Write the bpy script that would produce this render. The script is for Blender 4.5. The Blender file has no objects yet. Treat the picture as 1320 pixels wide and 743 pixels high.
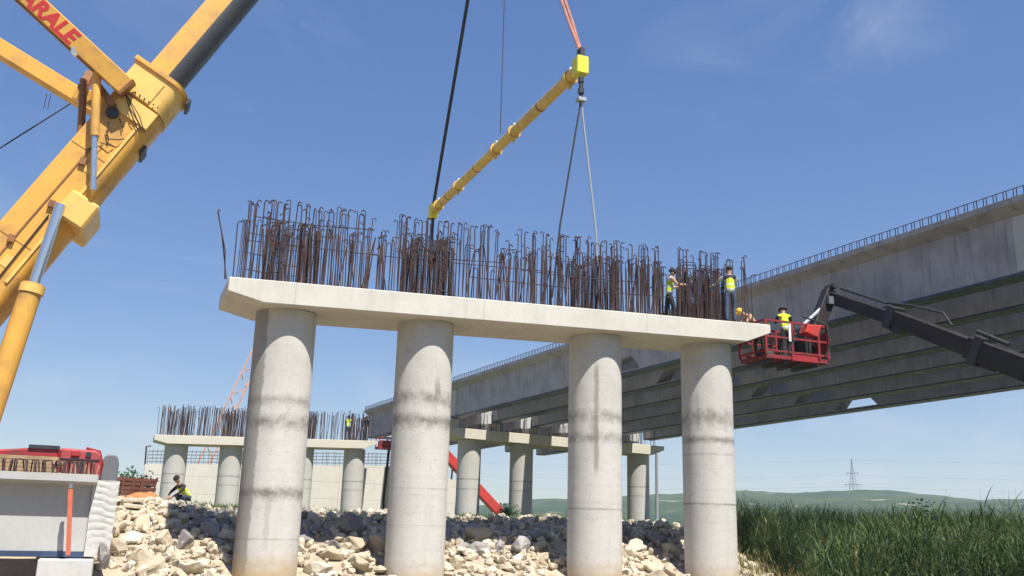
import bpy, bmesh, math, random
import numpy as np
from mathutils import Vector, Matrix, noise
R = math.radians
rnd = random.Random(7)
C = bpy.context.scene.collection
SC = bpy.context.scene

# ---------------------------------------------------------------- camera, sky, sun, exposure
cam_d = bpy.data.cameras.new('camera'); cam = bpy.data.objects.new('camera', cam_d); C.objects.link(cam)
cam_d.sensor_width = 36.0; cam_d.lens = 1214.83 / 1320 * 36.0
cam_d.clip_start = 0.1; cam_d.clip_end = 6000
_r = Vector((0.9257039, -0.3773897, 0.0254817)); _u = Vector((-0.1160377, -0.2192194, 0.9687508)); _f = Vector((0.3600105, 0.8997332, 0.2467237))
M = Matrix((( _r.x, _u.x, -_f.x, -3.39374), (_r.y, _u.y, -_f.y, -23.80506), (_r.z, _u.z, -_f.z, 1.7), (0, 0, 0, 1)))
cam.matrix_world = M
SC.camera = cam

SUN_AZ, SUN_EL = 169.0, 60.0          # compass azimuth from +Y, elevation
SUN_DIR = Vector((math.sin(R(SUN_AZ)) * math.cos(R(SUN_EL)), math.cos(R(SUN_AZ)) * math.cos(R(SUN_EL)), math.sin(R(SUN_EL))))
world = bpy.data.worlds.new('World'); SC.world = world; world.use_nodes = True
wn = world.node_tree; wn.nodes.clear()
w_out = wn.nodes.new('ShaderNodeOutputWorld'); w_bg = wn.nodes.new('ShaderNodeBackground')
w_sky = wn.nodes.new('ShaderNodeTexSky'); w_sky.sky_type = 'NISHITA'; w_sky.sun_disc = False
w_sky.sun_elevation = R(SUN_EL); w_sky.sun_rotation = R(SUN_AZ); w_sky.air_density = 1.0; w_sky.dust_density = 0.1; w_sky.ozone_density = 4.0
w_bg.inputs[1].default_value = 0.150
# thin clouds: noise on the view direction projected to a cloud layer
tc = wn.nodes.new('ShaderNodeTexCoord'); sep = wn.nodes.new('ShaderNodeSeparateXYZ'); wn.links.new(tc.outputs['Generated'], sep.inputs[0])
def wmath(op, a, b=None, clamp=False):
    n = wn.nodes.new('ShaderNodeMath'); n.operation = op; n.use_clamp = clamp
    for i, v in enumerate((a, b)):
        if v is None: continue
        if isinstance(v, (int, float)): n.inputs[i].default_value = v
        else: wn.links.new(v, n.inputs[i])
    return n.outputs[0]
zz = wmath('MAXIMUM', wmath('ADD', sep.outputs[2], 0.06), 0.03)
cx_, cy_ = wmath('DIVIDE', sep.outputs[0], zz), wmath('DIVIDE', sep.outputs[1], zz)
cmb = wn.nodes.new('ShaderNodeCombineXYZ'); wn.links.new(cx_, cmb.inputs[0]); wn.links.new(cy_, cmb.inputs[1])
def wnoise(vec, scale, detail, rough, lo, hi, dist=0.0):
    n = wn.nodes.new('ShaderNodeTexNoise'); n.inputs['Scale'].default_value = scale; n.inputs['Detail'].default_value = detail
    n.inputs['Roughness'].default_value = rough; n.inputs['Distortion'].default_value = dist
    wn.links.new(vec, n.inputs['Vector'])
    m = wn.nodes.new('ShaderNodeMapRange'); m.inputs[1].default_value = lo; m.inputs[2].default_value = hi
    wn.links.new(n.outputs[0], m.inputs[0]); return m.outputs[0]
cirrus = wmath('MULTIPLY', wnoise(cmb.outputs[0], 0.75, 7, 0.62, 0.53, 0.85, 0.9), 0.30)
mp = wn.nodes.new('ShaderNodeMapping'); mp.inputs['Scale'].default_value = (1, 1, 2.6); mp.inputs['Location'].default_value = (0.35, 0.1, 0.2)
wn.links.new(tc.outputs['Generated'], mp.inputs[0])
low = wnoise(mp.outputs[0], 5.5, 6, 0.6, 0.50, 0.66)
mr = wn.nodes.new('ShaderNodeMapRange'); mr.inputs[1].default_value = 0.20; mr.inputs[2].default_value = 0.05
wn.links.new(sep.outputs[2], mr.inputs[0])
lowc = wmath('MULTIPLY', wmath('MULTIPLY', low, mr.outputs[0]), 0.45)
cl = wmath('MAXIMUM', cirrus, lowc, True)
puff = wnoise(mp.outputs[0], 26.0, 6, 0.62, 0.36, 0.62)
for dx, dy, dz, wdt, amt in ((.0117, .997, .078, .040, .62), (.632, .772, .054, .050, .45), (.672, .738, .058, .040, .6), (.752, .657, .050, .09, .4), (.30, .952, .052, .05, .35)):
    vm = wn.nodes.new('ShaderNodeVectorMath'); vm.operation = 'SUBTRACT'; wn.links.new(tc.outputs['Generated'], vm.inputs[0]); vm.inputs[1].default_value = (dx, dy, dz)
    sc_ = wn.nodes.new('ShaderNodeVectorMath'); sc_.operation = 'MULTIPLY'; wn.links.new(vm.outputs[0], sc_.inputs[0]); sc_.inputs[1].default_value = (1, 1, 2.2)
    ln_ = wn.nodes.new('ShaderNodeVectorMath'); ln_.operation = 'LENGTH'; wn.links.new(sc_.outputs[0], ln_.inputs[0])
    q_ = wn.nodes.new('ShaderNodeMapRange'); q_.inputs[1].default_value = wdt; q_.inputs[2].default_value = wdt * .15; wn.links.new(ln_.outputs['Value'], q_.inputs[0])
    cl = wmath('MAXIMUM', cl, wmath('MULTIPLY', wmath('MULTIPLY', q_.outputs[0], puff), amt), True)
wisp = wnoise(cmb.outputs[0], 2.3, 8, 0.62, 0.42, 0.75, 1.6)
for dx, dy, dz, wdt, amt in ((.609, .629, .484, .10, .42), (.548, .672, .498, .08, .22), (.497, .739, .455, .08, .25)):
    vm = wn.nodes.new('ShaderNodeVectorMath'); vm.operation = 'DISTANCE'; wn.links.new(tc.outputs['Generated'], vm.inputs[0]); vm.inputs[1].default_value = (dx, dy, dz)
    q_ = wn.nodes.new('ShaderNodeMapRange'); q_.inputs[1].default_value = wdt; q_.inputs[2].default_value = 0.0; wn.links.new(vm.outputs['Value'], q_.inputs[0])
    cl = wmath('MAXIMUM', cl, wmath('MULTIPLY', wmath('MULTIPLY', q_.outputs[0], wisp), amt * .8), True)
mx = wn.nodes.new('ShaderNodeMix'); mx.data_type = 'RGBA'; mx.inputs[7].default_value = (3.0, 3.25, 3.6, 1)
wn.links.new(cl, mx.inputs[0]); hs = wn.nodes.new('ShaderNodeHueSaturation'); hs.inputs['Saturation'].default_value = 1.50; hs.inputs['Value'].default_value = 1.0; hs.inputs['Hue'].default_value = 0.516; gm = wn.nodes.new('ShaderNodeGamma'); gm.inputs[1].default_value = 0.62; wn.links.new(w_sky.outputs[0], gm.inputs[0]); wn.links.new(gm.outputs[0], hs.inputs['Color']); wn.links.new(hs.outputs[0], mx.inputs[6]); wn.links.new(mx.outputs[2], w_bg.inputs[0])
wn.links.new(w_bg.outputs[0], w_out.inputs[0])

sun_d = bpy.data.lights.new('sun', 'SUN'); sun_d.energy = 5.0; sun_d.angle = R(0.5); sun_d.color = (1.0, 0.965, 0.905)
sun = bpy.data.objects.new('sun', sun_d); C.objects.link(sun); sun.rotation_euler = SUN_DIR.to_track_quat('Z', 'Y').to_euler(); sun.location = (0, -40, 80)
SC.view_settings.view_transform = 'Standard'; SC.view_settings.look = 'None'; SC.view_settings.gamma = 1.0
SC.view_settings.use_curve_mapping = False; SC.view_settings.exposure = 0.70

# ---------------------------------------------------------------- materials
class NT:
    def __init__(s, name):
        s.m = bpy.data.materials.new(name); s.m.use_nodes = True; s.t = s.m.node_tree; s.n = s.t.nodes; s.p = s.n['Principled BSDF']
        s.tc = s.n.new('ShaderNodeTexCoord'); s.obj = s.tc.outputs['Object']
    def put(s, v, sock):
        if isinstance(v, (int, float)): sock.default_value = v
        elif isinstance(v, (tuple, list)): sock.default_value = tuple(v) + ((1,) if len(v) == 3 and len(sock.default_value) == 4 else ())
        else: s.t.links.new(v, sock)
    def math(s, op, a, b=None, c=None, clamp=False):
        n = s.n.new('ShaderNodeMath'); n.operation = op; n.use_clamp = clamp
        for i, v in enumerate((a, b, c)):
            if v is not None: s.put(v, n.inputs[i])
        return n.outputs[0]
    def noise(s, scale, detail=4, rough=0.55, vec=None, stretch=None, dist=0.0):
        n = s.n.new('ShaderNodeTexNoise'); n.inputs['Scale'].default_value = scale; n.inputs['Detail'].default_value = detail
        n.inputs['Roughness'].default_value = rough; n.inputs['Distortion'].default_value = dist
        v = vec or s.obj
        if stretch:
            mpn = s.n.new('ShaderNodeMapping'); mpn.inputs['Scale'].default_value = stretch; s.t.links.new(v, mpn.inputs[0]); v = mpn.outputs[0]
        s.t.links.new(v, n.inputs['Vector']); return n.outputs[0]
    def rng(s, v, a, b, c=0.0, d=1.0):
        n = s.n.new('ShaderNodeMapRange'); s.put(v, n.inputs[0])
        for i, q in enumerate((a, b, c, d)): n.inputs[i + 1].default_value = q
        return n.outputs[0]
    def mix(s, f, a, b):
        n = s.n.new('ShaderNodeMix'); n.data_type = 'RGBA'; s.put(f, n.inputs[0]); s.put(a, n.inputs[6]); s.put(b, n.inputs[7]); return n.outputs[2]
    def xyz(s):
        n = s.n.new('ShaderNodeSeparateXYZ'); s.t.links.new(s.obj, n.inputs[0]); return n.outputs
    def rand(s):
        return s.n.new('ShaderNodeObjectInfo').outputs['Random']
    def done(s, col, rough=0.8, bump=None, strength=0.3, dist=0.02, metal=0.0, spec=None):
        s.put(col, s.p.inputs['Base Color']); s.put(rough, s.p.inputs['Roughness']); s.p.inputs['Metallic'].default_value = metal
        if spec is not None: s.p.inputs['Specular IOR Level'].default_value = spec
        if bump is not None:
            b = s.n.new('ShaderNodeBump'); b.inputs['Strength'].default_value = strength; b.inputs['Distance'].default_value = dist
            s.t.links.new(bump, b.inputs['Height']); s.t.links.new(b.outputs[0], s.p.inputs['Normal'])
        return s.m

def m_plain(name, col, rough=0.6, var=0.18, scale=6.0, metal=0.0, dirt=None, dirt_amt=0.5, bump=0.15):
    t = NT(name); n = t.noise(scale, 5)
    c2 = tuple(x * (1 - var) for x in col)
    c = t.mix(t.rng(n, 0.35, 0.65), col, c2)
    if dirt: c = t.mix(t.math('MULTIPLY', t.rng(t.noise(scale * 0.5, 8, 0.7), 0.5, 0.72), dirt_amt), c, dirt)
    return t.done(c, t.rng(n, 0.3, 0.7, max(0.05, rough - 0.1), min(1, rough + 0.1)), n, bump, 0.01, metal)

def m_concrete(name, base=(0.45, 0.425, 0.375), dark=(0.25, 0.235, 0.21), bands=(), mud=None, stain=0.45, vstreak=0.35, boards=None, strip=None, blot=()):
    t = NT(name); x, y, z = t.xyz()
    big = t.noise(0.9, 6, 0.62); fine = t.noise(14, 5, 0.6); grain = t.noise(90, 3, 0.6)
    streak = t.noise(3.0, 5, 0.6, stretch=(1.4, 1.4, 0.12))
    c = t.mix(t.math('MULTIPLY', t.rng(big, 0.45, 0.72), stain), base, dark)
    c = t.mix(t.math('MULTIPLY', t.rng(streak, 0.52, 0.74), vstreak), c, dark)
    c = t.mix(t.rng(fine, 0.35, 0.7, 0, 0.22), c, tuple(v * 0.7 for v in base))
    c = t.mix(t.rng(t.noise(30, 2, 0.5), 0.68, 0.74, 0, 0.5), c, tuple(v * 0.55 for v in base))
    wob = t.rng(t.noise(5, 7, 0.75), 0.28, 0.72, -0.5, 0.5)
    if bands:
        ring = t.noise(1.0, 3, 0.6, stretch=(0.25, 0.25, 11.0)); c = t.mix(t.rng(ring, 0.5, 0.75, 0, 0.2), c, dark)
        blot_ = t.rng(t.noise(1.7, 8, 0.72, stretch=(1, 1, 1.6)), 0.55, 0.72, 0, 0.5); c = t.mix(blot_, c, dark); hole = t.rng(t.noise(24, 1, 0.4), 0.735, 0.76, 0, 0.7); c = t.mix(hole, c, (0.13, 0.12, 0.10))
    for bz, bw, ba in bands:
        d = t.math('ABSOLUTE', t.math('SUBTRACT', z, bz))
        d = t.math('ADD', d, t.math('MULTIPLY', wob, bw * 1.5))
        f = t.rng(d, bw * 1.5, bw * 0.15, 0, min(1, ba * 1.15))
        f = t.math('MULTIPLY', f, t.rng(t.noise(2.6, 6, 0.7), 0.34, 0.6, 0.25, 1.0))
        c = t.mix(f, c, (0.185, 0.165, 0.14))
    for (a, z0, z1, wd, amt) in blot:      # vertical drip stains: angle from -Y, height range, width
        ang = t.math('ARCTAN2', x, t.math('MULTIPLY', y, -1.0))
        da = t.math('ABSOLUTE', t.math('SUBTRACT', ang, a)); da = t.math('ADD', da, t.math('MULTIPLY', wob, wd * 0.8))
        f = t.math('MULTIPLY', t.rng(da, wd, wd * 0.45), t.math('MULTIPLY', t.rng(z, z0, z0 + 0.3), t.rng(z, z1, z1 - 0.3)))
        c = t.mix(t.math('MULTIPLY', f, amt * .75), c, (0.17, 0.15, 0.125))
    if strip:                               # a broad darker run down one side of the shaft
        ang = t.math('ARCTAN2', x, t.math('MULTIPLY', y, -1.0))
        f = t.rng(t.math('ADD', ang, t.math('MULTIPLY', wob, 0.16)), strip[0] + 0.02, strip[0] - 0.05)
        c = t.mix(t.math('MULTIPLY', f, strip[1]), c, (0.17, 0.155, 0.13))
    if mud:
        f = t.rng(t.math('ADD', z, t.math('MULTIPLY', wob, 0.35)), mud, mud - 0.55)
        c = t.mix(t.math('MULTIPLY', f, 0.75), c, (0.44, 0.30, 0.14))
    bump = t.math('ADD', t.math('MULTIPLY', fine, 0.6), t.math('MULTIPLY', grain, 0.3))
    if boards:
        w = t.math('FRACT', t.math('MULTIPLY', (x, y, z)[boards[0]], 1.0 / boards[1]))
        line = t.rng(t.math('ABSOLUTE', t.math('SUBTRACT', w, 0.5)), 0.5 - .035 / boards[1], 0.5)
        bl_amt = boards[2] if len(boards) > 2 else 0.4; c = t.mix(t.math('MULTIPLY', line, bl_amt), c, (0.18, 0.16, 0.14)); bump = t.math('SUBTRACT', bump, t.math('MULTIPLY', line, bl_amt * 3))
    return t.done(c, 0.88, bump, 0.35, 0.015, spec=0.25)

def m_rock(name, cols):
    t = NT(name); rd = t.n.new('ShaderNodeNewGeometry').outputs['Random Per Island']
    wc = t.tc.outputs['Object']
    c = t.mix(t.rng(rd, 0.1, 0.7), cols[0], cols[1]); c = t.mix(t.rng(rd, 0.86, 0.90, 0, 0.75), c, cols[2]); n = t.noise(3.5, 7, 0.65)
    c = t.mix(t.rng(n, 0.45, 0.75, 0, 0.75), c, cols[2])
    c = t.mix(t.rng(t.noise(1.6, 5, 0.6), 0.55, 0.7, 0, 0.55), c, cols[3])
    fine = t.noise(22, 5, 0.7)
    c = t.mix(t.rng(fine, 0.5, 0.75, 0, 0.35), c, tuple(v * 0.5 for v in cols[0]))
    return t.done(c, 0.92, t.math('ADD', n, t.math('MULTIPLY', fine, 0.5)), 0.6, 0.04, spec=0.2)

MT = {}
MT['cap'] = m_concrete('cap_concrete', (0.61, 0.575, 0.50), (0.38, 0.35, 0.295), stain=0.45, vstreak=0.3, boards=(0, 4.9, 0.22))
MT['cap_far'] = m_concrete('far_cap_concrete', (0.58, 0.535, 0.44), (0.40, 0.36, 0.30), stain=0.3, vstreak=0.2)
BND = [[(4.55, .13, .55), (4.02, .16, .8), (2.35, .13, .85), (1.3, .02, .5)],
       [(4.85, .17, .85), (4.28, .17, .85), (2.6, .02, .35), (1.7, .02, .3)],
       [(4.75, .14, .75), (4.15, .12, .7), (2.25, .03, .6)],
       [(4.9, .22, .7), (4.3, .1, .8), (3.9, .03, .4), (2.5, .03, .75)]]
BLT = [[(-.2, 1.0, 2.4, .12, .35)], [(.25, 4.7, 5.5, .14, .7), (.1, 3.0, 3.3, .06, .5)], [(-.42, 3.1, 6.3, .11, .75), (-.5, 3.8, 4.9, .2, .5)], [(-.45, 4.6, 5.3, .25, .7), (-.95, 4.5, 5.7, .1, .4)]]
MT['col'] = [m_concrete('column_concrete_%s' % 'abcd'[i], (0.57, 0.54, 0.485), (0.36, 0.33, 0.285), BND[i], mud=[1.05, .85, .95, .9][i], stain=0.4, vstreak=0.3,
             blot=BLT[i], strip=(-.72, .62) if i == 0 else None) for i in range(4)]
MT['col_far'] = m_concrete('far_column_concrete', (0.49, 0.47, 0.425), (0.33, 0.31, 0.27), [(4.6, .06, .7), (4.0, .05, .6)], stain=0.35, vstreak=0.35)
MT['girder'] = m_concrete('girder_concrete', (0.375, 0.36, 0.368), (0.165, 0.16, 0.168), stain=0.6, vstreak=0.75, boards=(1, 4.0))
MT['girder_pale'] = m_concrete('pale_girder_concrete', (0.47, 0.46, 0.43), (0.30, 0.29, 0.27), stain=0.4, vstreak=0.2)
MT['wall'] = m_concrete('wall_concrete', (0.62, 0.585, 0.51), (0.45, 0.415, 0.35), stain=0.35, vstreak=0.4, boards=(2, 1.25))
MT['slab'] = m_concrete('slab_concrete', (0.55, 0.53, 0.49), (0.38, 0.36, 0.32))
MT['blue'] = m_plain('blue_steel', (0.04, 0.07, 0.135), 0.5, 0.3, 3, dirt=(0.10, 0.09, 0.08), dirt_amt=0.6)
MT['rust'] = m_plain('rusty_rebar', (0.058, 0.034, 0.036), 0.85, 0.45, 9, dirt=(0.12, 0.05, 0.03), dirt_amt=0.45)
MT['rust2'] = m_plain('brown_rebar', (0.085, 0.046, 0.038), 0.9, 0.4, 9, dirt=(0.14, 0.065, 0.035), dirt_amt=0.5)
MT['yellow'] = m_plain('crane_yellow', (0.74, 0.39, 0.07), 0.42, 0.14, 1.7, dirt=(0.30, 0.18, 0.08), dirt_amt=0.8, bump=0.03)
MT['paleyellow'] = m_plain('crane_pale_yellow', (0.80, 0.50, 0.13), 0.4, 0.12, 2, dirt=(0.42, 0.24, 0.08), dirt_amt=0.5, bump=0.03)
MT['spread'] = m_plain('spreader_yellow', (0.72, 0.46, 0.10), 0.45, 0.15, 3, dirt=(0.25, 0.14, 0.06), dirt_amt=0.6, bump=0.05)
MT['lime'] = m_plain('bright_yellow', (0.80, 0.72, 0.05), 0.45, 0.15, 5)
MT['brownsteel'] = m_plain('brown_steel', (0.30, 0.13, 0.04), 0.5, 0.3, 4, dirt=(0.09, 0.06, 0.04))
MT['darksteel'] = m_plain('dark_steel', (0.035, 0.037, 0.042), 0.5, 0.3, 4, dirt=(0.08, 0.07, 0.06))
MT['greased'] = m_plain('greased_steel', (0.055, 0.058, 0.066), 0.45, 0.25, 2.5, dirt=(0.09, 0.08, 0.06))
MT['chrome'] = m_plain('chrome_rod', (0.62, 0.66, 0.70), 0.22, 0.1, 4, metal=0.85)
MT['cable'] = m_plain('black_cable', (0.025, 0.025, 0.028), 0.7, 0.2, 20)
MT['steelrope'] = m_plain('steel_rope', (0.40, 0.41, 0.42), 0.5, 0.2, 20)
MT['pinksling'] = m_plain('faded_red_sling', (0.50, 0.20, 0.14), 0.9, 0.3, 8, dirt=(0.62, 0.45, 0.35))
MT['redpaint'] = m_plain('red_letters', (0.60, 0.03, 0.035), 0.5, 0.15, 10)
MT['red'] = m_plain('red_paint', (0.36, 0.028, 0.034), 0.5, 0.25, 3, dirt=(0.12, 0.045, 0.04), dirt_amt=0.75)
MT['hoodred'] = m_plain('dusty_red_paint', (0.42, 0.06, 0.06), 0.6, 0.25, 4, dirt=(0.24, 0.10, 0.085), dirt_amt=0.8)
MT['basketred'] = m_plain('worn_basket_red', (0.27, 0.022, 0.026), 0.6, 0.3, 6, dirt=(0.07, 0.04, 0.035), dirt_amt=0.85)
MT['brightred'] = m_plain('bright_red_paint', (0.56, 0.045, 0.035), 0.5, 0.2, 3, dirt=(0.25, 0.06, 0.05), dirt_amt=0.7)
MT['boomblack'] = m_plain('black_boom_paint', (0.016, 0.011, 0.012), 0.62, 0.3, 3, dirt=(0.07, 0.05, 0.05))
MT['timber'] = m_plain('timber', (0.42, 0.29, 0.16), 0.85, 0.35, 5)
MT['greytank'] = m_plain('grey_plastic', (0.15, 0.155, 0.17), 0.6, 0.15, 3)
MT['orangeprop'] = m_plain('orange_prop_paint', (0.62, 0.15, 0.08), 0.55, 0.25, 5, dirt=(0.40, 0.18, 0.12))
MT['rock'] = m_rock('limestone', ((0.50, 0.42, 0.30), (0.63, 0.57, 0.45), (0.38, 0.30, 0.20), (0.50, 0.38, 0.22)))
MT['grey_shade'] = m_rock('grey_shaded_rock', ((0.30, 0.28, 0.265), (0.38, 0.355, 0.33), (0.20, 0.185, 0.175), (0.30, 0.25, 0.20)))  # grey stone colour, also used as painted shade on the bank rocks
MT['earth'] = m_rock('orange_earth', ((0.40, 0.17, 0.06), (0.44, 0.20, 0.08), (0.27, 0.11, 0.045), (0.36, 0.19, 0.09)))
MT['darkearth'] = m_rock('dark_earth', ((0.05, 0.043, 0.036), (0.075, 0.06, 0.05), (0.03, 0.027, 0.024), (0.06, 0.05, 0.03)))
MT['rustpanel'] = m_plain('rusty_panel_steel', (0.16, 0.055, 0.03), 0.85, 0.4, 3, dirt=(0.07, 0.035, 0.03), dirt_amt=0.8)
MT['green'] = m_plain('green_plastic', (0.03, 0.34, 0.14), 0.4, 0.2, 5)
MT['white'] = m_plain('white_paint', (0.78, 0.77, 0.74), 0.5, 0.1, 5)
MT['pylon'] = m_plain('galvanised_steel', (0.28, 0.30, 0.32), 0.6, 0.1, 1)
MT['lattice'] = m_plain('faded_orange_lattice', (0.62, 0.36, 0.26), 0.6, 0.2, 2)
MT['rubber'] = m_plain('tyre_rubber', (0.03, 0.03, 0.032), 0.9, 0.2, 8)
MT['bark'] = m_plain('bark', (0.14, 0.10, 0.07), 0.95, 0.4, 6)
MT_BUSH = ((0.016, 0.040, 0.016), (0.03, 0.065, 0.026), (0.05, 0.09, 0.035))
def m_leaf(name, a, b, c3, big=0.35):
    t = NT(name); n = t.noise(big, 4); f = t.noise(2.7, 3)
    c = t.mix(t.rng(n, 0.38, 0.64), a, b); c = t.mix(t.rng(f, 0.52, 0.70, 0, 0.8), c, c3)
    m = t.done(c, 0.6, spec=0.25)
    try: t.p.inputs['Subsurface Weight'].default_value = 0.0
    except Exception: pass
    tr = t.n.new('ShaderNodeBsdfTranslucent'); ms = t.n.new('ShaderNodeMixShader'); ms.inputs[0].default_value = 0.28
    t.t.links.new(c, tr.inputs[0]); t.t.links.new(t.p.outputs[0], ms.inputs[1]); t.t.links.new(tr.outputs[0], ms.inputs[2])
    t.t.links.new(ms.outputs[0], t.n['Material Output'].inputs[0]); return m
MT['reed'] = m_leaf('reed_leaf', (0.022, 0.052, 0.016), (0.085, 0.135, 0.036), (0.19, 0.19, 0.075))
MT['grass'] = m_leaf('grass_blade', (0.06, 0.13, 0.03), (0.11, 0.17, 0.045), (0.19, 0.18, 0.07), 1.0)
MT['bushleaf'] = m_leaf('bush_leaf', *MT_BUSH, 0.8)
MT['leaf'] = m_leaf('tree_leaf', (0.035, 0.09, 0.035), (0.06, 0.13, 0.05), (0.10, 0.17, 0.07), 0.8)

# ---------------------------------------------------------------- mesh helpers
class MB:
    def __init__(s): s.v, s.f, s.m = [], [], []
    def add(s, vs, fs, mi=0):
        o = len(s.v); s.v += [Vector(q) for q in vs]; s.f += [tuple(o + i for i in f) for f in fs]; s.m += [mi] * len(fs); return s
    def box(s, c, sz, rot=None, mi=0):
        c = Vector(c); h = Vector(sz) / 2; vs = []
        for k in range(8):
            q = Vector((h.x * (1 if k & 1 else -1), h.y * (1 if k & 2 else -1), h.z * (1 if k & 4 else -1)))
            vs.append(c + (rot @ q if rot else q))
        return s.add(vs, [(0, 2, 3, 1), (4, 5, 7, 6), (0, 1, 5, 4), (2, 6, 7, 3), (0, 4, 6, 2), (1, 3, 7, 5)], mi)
    def bb(s, a, b, mi=0):
        return s.box([(p + q) / 2 for p, q in zip(a, b)], [abs(q - p) for p, q in zip(a, b)], None, mi)
    def sweep(s, p0, p1, prof, up=(0, 0, 1), mi=0, prof1=None):
        """profile points (side, up) swept from p0 to p1"""
        p0, p1 = Vector(p0), Vector(p1); d = (p1 - p0).normalized(); sd = d.cross(Vector(up)).normalized(); u = sd.cross(d)
        prof1 = prof1 or prof; n = len(prof)
        vs = [p0 + sd * a + u * b for a, b in prof] + [p1 + sd * a + u * b for a, b in prof1]
        fs = [(i, (i + 1) % n, n + (i + 1) % n, n + i) for i in range(n)] + [tuple(range(n))[::-1], tuple(range(n, 2 * n))]
        return s.add(vs, fs, mi)
    def beam(s, p0, p1, w, h, up=(0, 0, 1), mi=0, w1=None, h1=None):
        a = [(-w / 2, -h / 2), (w / 2, -h / 2), (w / 2, h / 2), (-w / 2, h / 2)]; w1 = w1 or w; h1 = h1 or h
        b = [(-w1 / 2, -h1 / 2), (w1 / 2, -h1 / 2), (w1 / 2, h1 / 2), (-w1 / 2, h1 / 2)]
        return s.sweep(p0, p1, a, up, mi, b)
    def tube(s, pts, r, seg=8, mi=0, r1=None):
        pts = [Vector(p) for p in pts]; n = len(pts); vs = []
        d = (pts[1] - pts[0]).normalized(); a = d.orthogonal().normalized()
        for i, p in enumerate(pts):
            d2 = (pts[min(i + 1, n - 1)] - pts[max(i - 1, 0)]).normalized()
            a = (a - d2 * a.dot(d2)).normalized(); b = d2.cross(a)
            rr = r + ((r1 - r) * i / (n - 1) if r1 is not None else 0)
            vs += [p + (a * math.cos(2 * math.pi * k / seg) + b * math.sin(2 * math.pi * k / seg)) * rr for k in range(seg)]
        fs = [(i * seg + k, i * seg + (k + 1) % seg, (i + 1) * seg + (k + 1) % seg, (i + 1) * seg + k) for i in range(n - 1) for k in range(seg)]
        fs += [tuple(range(seg))[::-1], tuple(range((n - 1) * seg, n * seg))]
        return s.add(vs, fs, mi)
    def lathe(s, prof, seg=64, c=(0, 0), mi=0):
        n = len(prof); vs = [(c[0] + r * math.cos(2 * math.pi * k / seg), c[1] + r * math.sin(2 * math.pi * k / seg), z) for r, z in prof for k in range(seg)]
        fs = [(i * seg + k, i * seg + (k + 1) % seg, (i + 1) * seg + (k + 1) % seg, (i + 1) * seg + k) for i in range(n - 1) for k in range(seg)]
        fs += [tuple(range(seg))[::-1], tuple(range((n - 1) * seg, n * seg))]
        return s.add(vs, fs, mi)
    def prism(s, poly, axis, a, b, mi=0):
        """polygon (two coords) extruded along axis 0/1/2 from a to b"""
        def q(p, h): return {0: (h, p[0], p[1]), 1: (p[0], h, p[1]), 2: (p[0], p[1], h)}[axis]
        n = len(poly); vs = [q(p, a) for p in poly] + [q(p, b) for p in poly]
        return s.add(vs, [(i, (i + 1) % n, n + (i + 1) % n, n + i) for i in range(n)] + [tuple(range(n))[::-1], tuple(range(n, 2 * n))], mi)
    def build(s, name, mat, parent=None, loc=None, world=True, smooth=False, bevel=0.0):
        me = bpy.data.meshes.new(name)
        base = Vector(loc) if loc else Vector((0, 0, 0))
        off = base.copy()
        if parent is not None and world: off = base if loc else wloc(parent)
        me.from_pydata([tuple(v - off) for v in s.v], [], s.f)
        for m in (mat if isinstance(mat, (list, tuple)) else [mat]): me.materials.append(m)
        me.polygons.foreach_set('material_index', s.m)
        bm = bmesh.new(); bm.from_mesh(me); bmesh.ops.recalc_face_normals(bm, faces=bm.faces)
        if bevel: bmesh.ops.bevel(bm, geom=[e for e in bm.edges if len(e.link_faces) == 2 and e.calc_face_angle() > 0.5], offset=bevel, segments=1, affect='EDGES', clamp_overlap=True)
        bm.to_mesh(me); bm.free()
        if smooth:
            me.polygons.foreach_set('use_smooth', [True] * len(me.polygons))
            if smooth != 'all': me.set_sharp_from_angle(angle=R(35))
        return link(name, me, parent, (base - wloc(parent) if parent is not None and world and loc else base) if loc else None)
def wloc(o):
    v = Vector(o.location)
    while o.parent: o = o.parent; v += Vector(o.location)
    return v
def link(name, me, parent=None, loc=None, rot=None):
    o = bpy.data.objects.new(name, me); C.objects.link(o); o.parent = parent
    if loc is not None: o.location = loc
    if rot is not None: o.rotation_euler = rot
    return o
def tag(o, label=None, cat=None, group=None, kind=None):
    for k, v in (('label', label), ('category', cat), ('group', group), ('kind', kind)):
        if v: o[k] = v
    return o
def thing(name, label, cat, loc=(0, 0, 0), rz=0.0, group=None):
    o = link(name, None, None, loc, (0, 0, rz)); return tag(o, label, cat, group)
def dup(o, parent=None):
    c = o.copy(); C.objects.link(c)
    if parent is not None: c.parent = parent
    for ch in list(o.children): dup(ch, c)
    return c
def npmesh(name, verts, faces, mat, smooth=False):
    me = bpy.data.meshes.new(name); me.from_pydata(verts, [], faces); me.materials.append(mat)
    if smooth: me.polygons.foreach_set('use_smooth', [True] * len(me.polygons))
    return me

# ---------------------------------------------------------------- terrain
def sst(a, b, x):
    t = min(1.0, max(0.0, (x - a) / (b - a))); return t * t * (3 - 2 * t)
def gz(x, y):
    bank = sst(-2.2, 5.0, y)                                         # rubble bank under the front pier
    right = 1 - sst(13.6, 17.5, x)
    z = 0.05 + 1.85 * max(bank * right, sst(17, 27, y) * (1 - sst(40, 60, x)))
    z += 0.12 * sst(-0.2, -2.2, x) * sst(-9, -6.5, x) * sst(1.0, 5.0, y) * (1 - sst(9, 14, y))      # rock heap at left
    z -= 0.25 * sst(-3.3, -4.6, x) * sst(-6, -3, y) * (1 - sst(0.5, 2.5, y))
    far = sst(70, 200, math.hypot(x, y)); z = z * (1 - far) + 0.9 * far
    z += 0.10 * noise.noise((x * 0.35, y * 0.35, 1.3)) * (1 - far) + 0.04 * noise.noise((x * 1.1, y * 1.1, 4.3))
    return z
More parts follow.
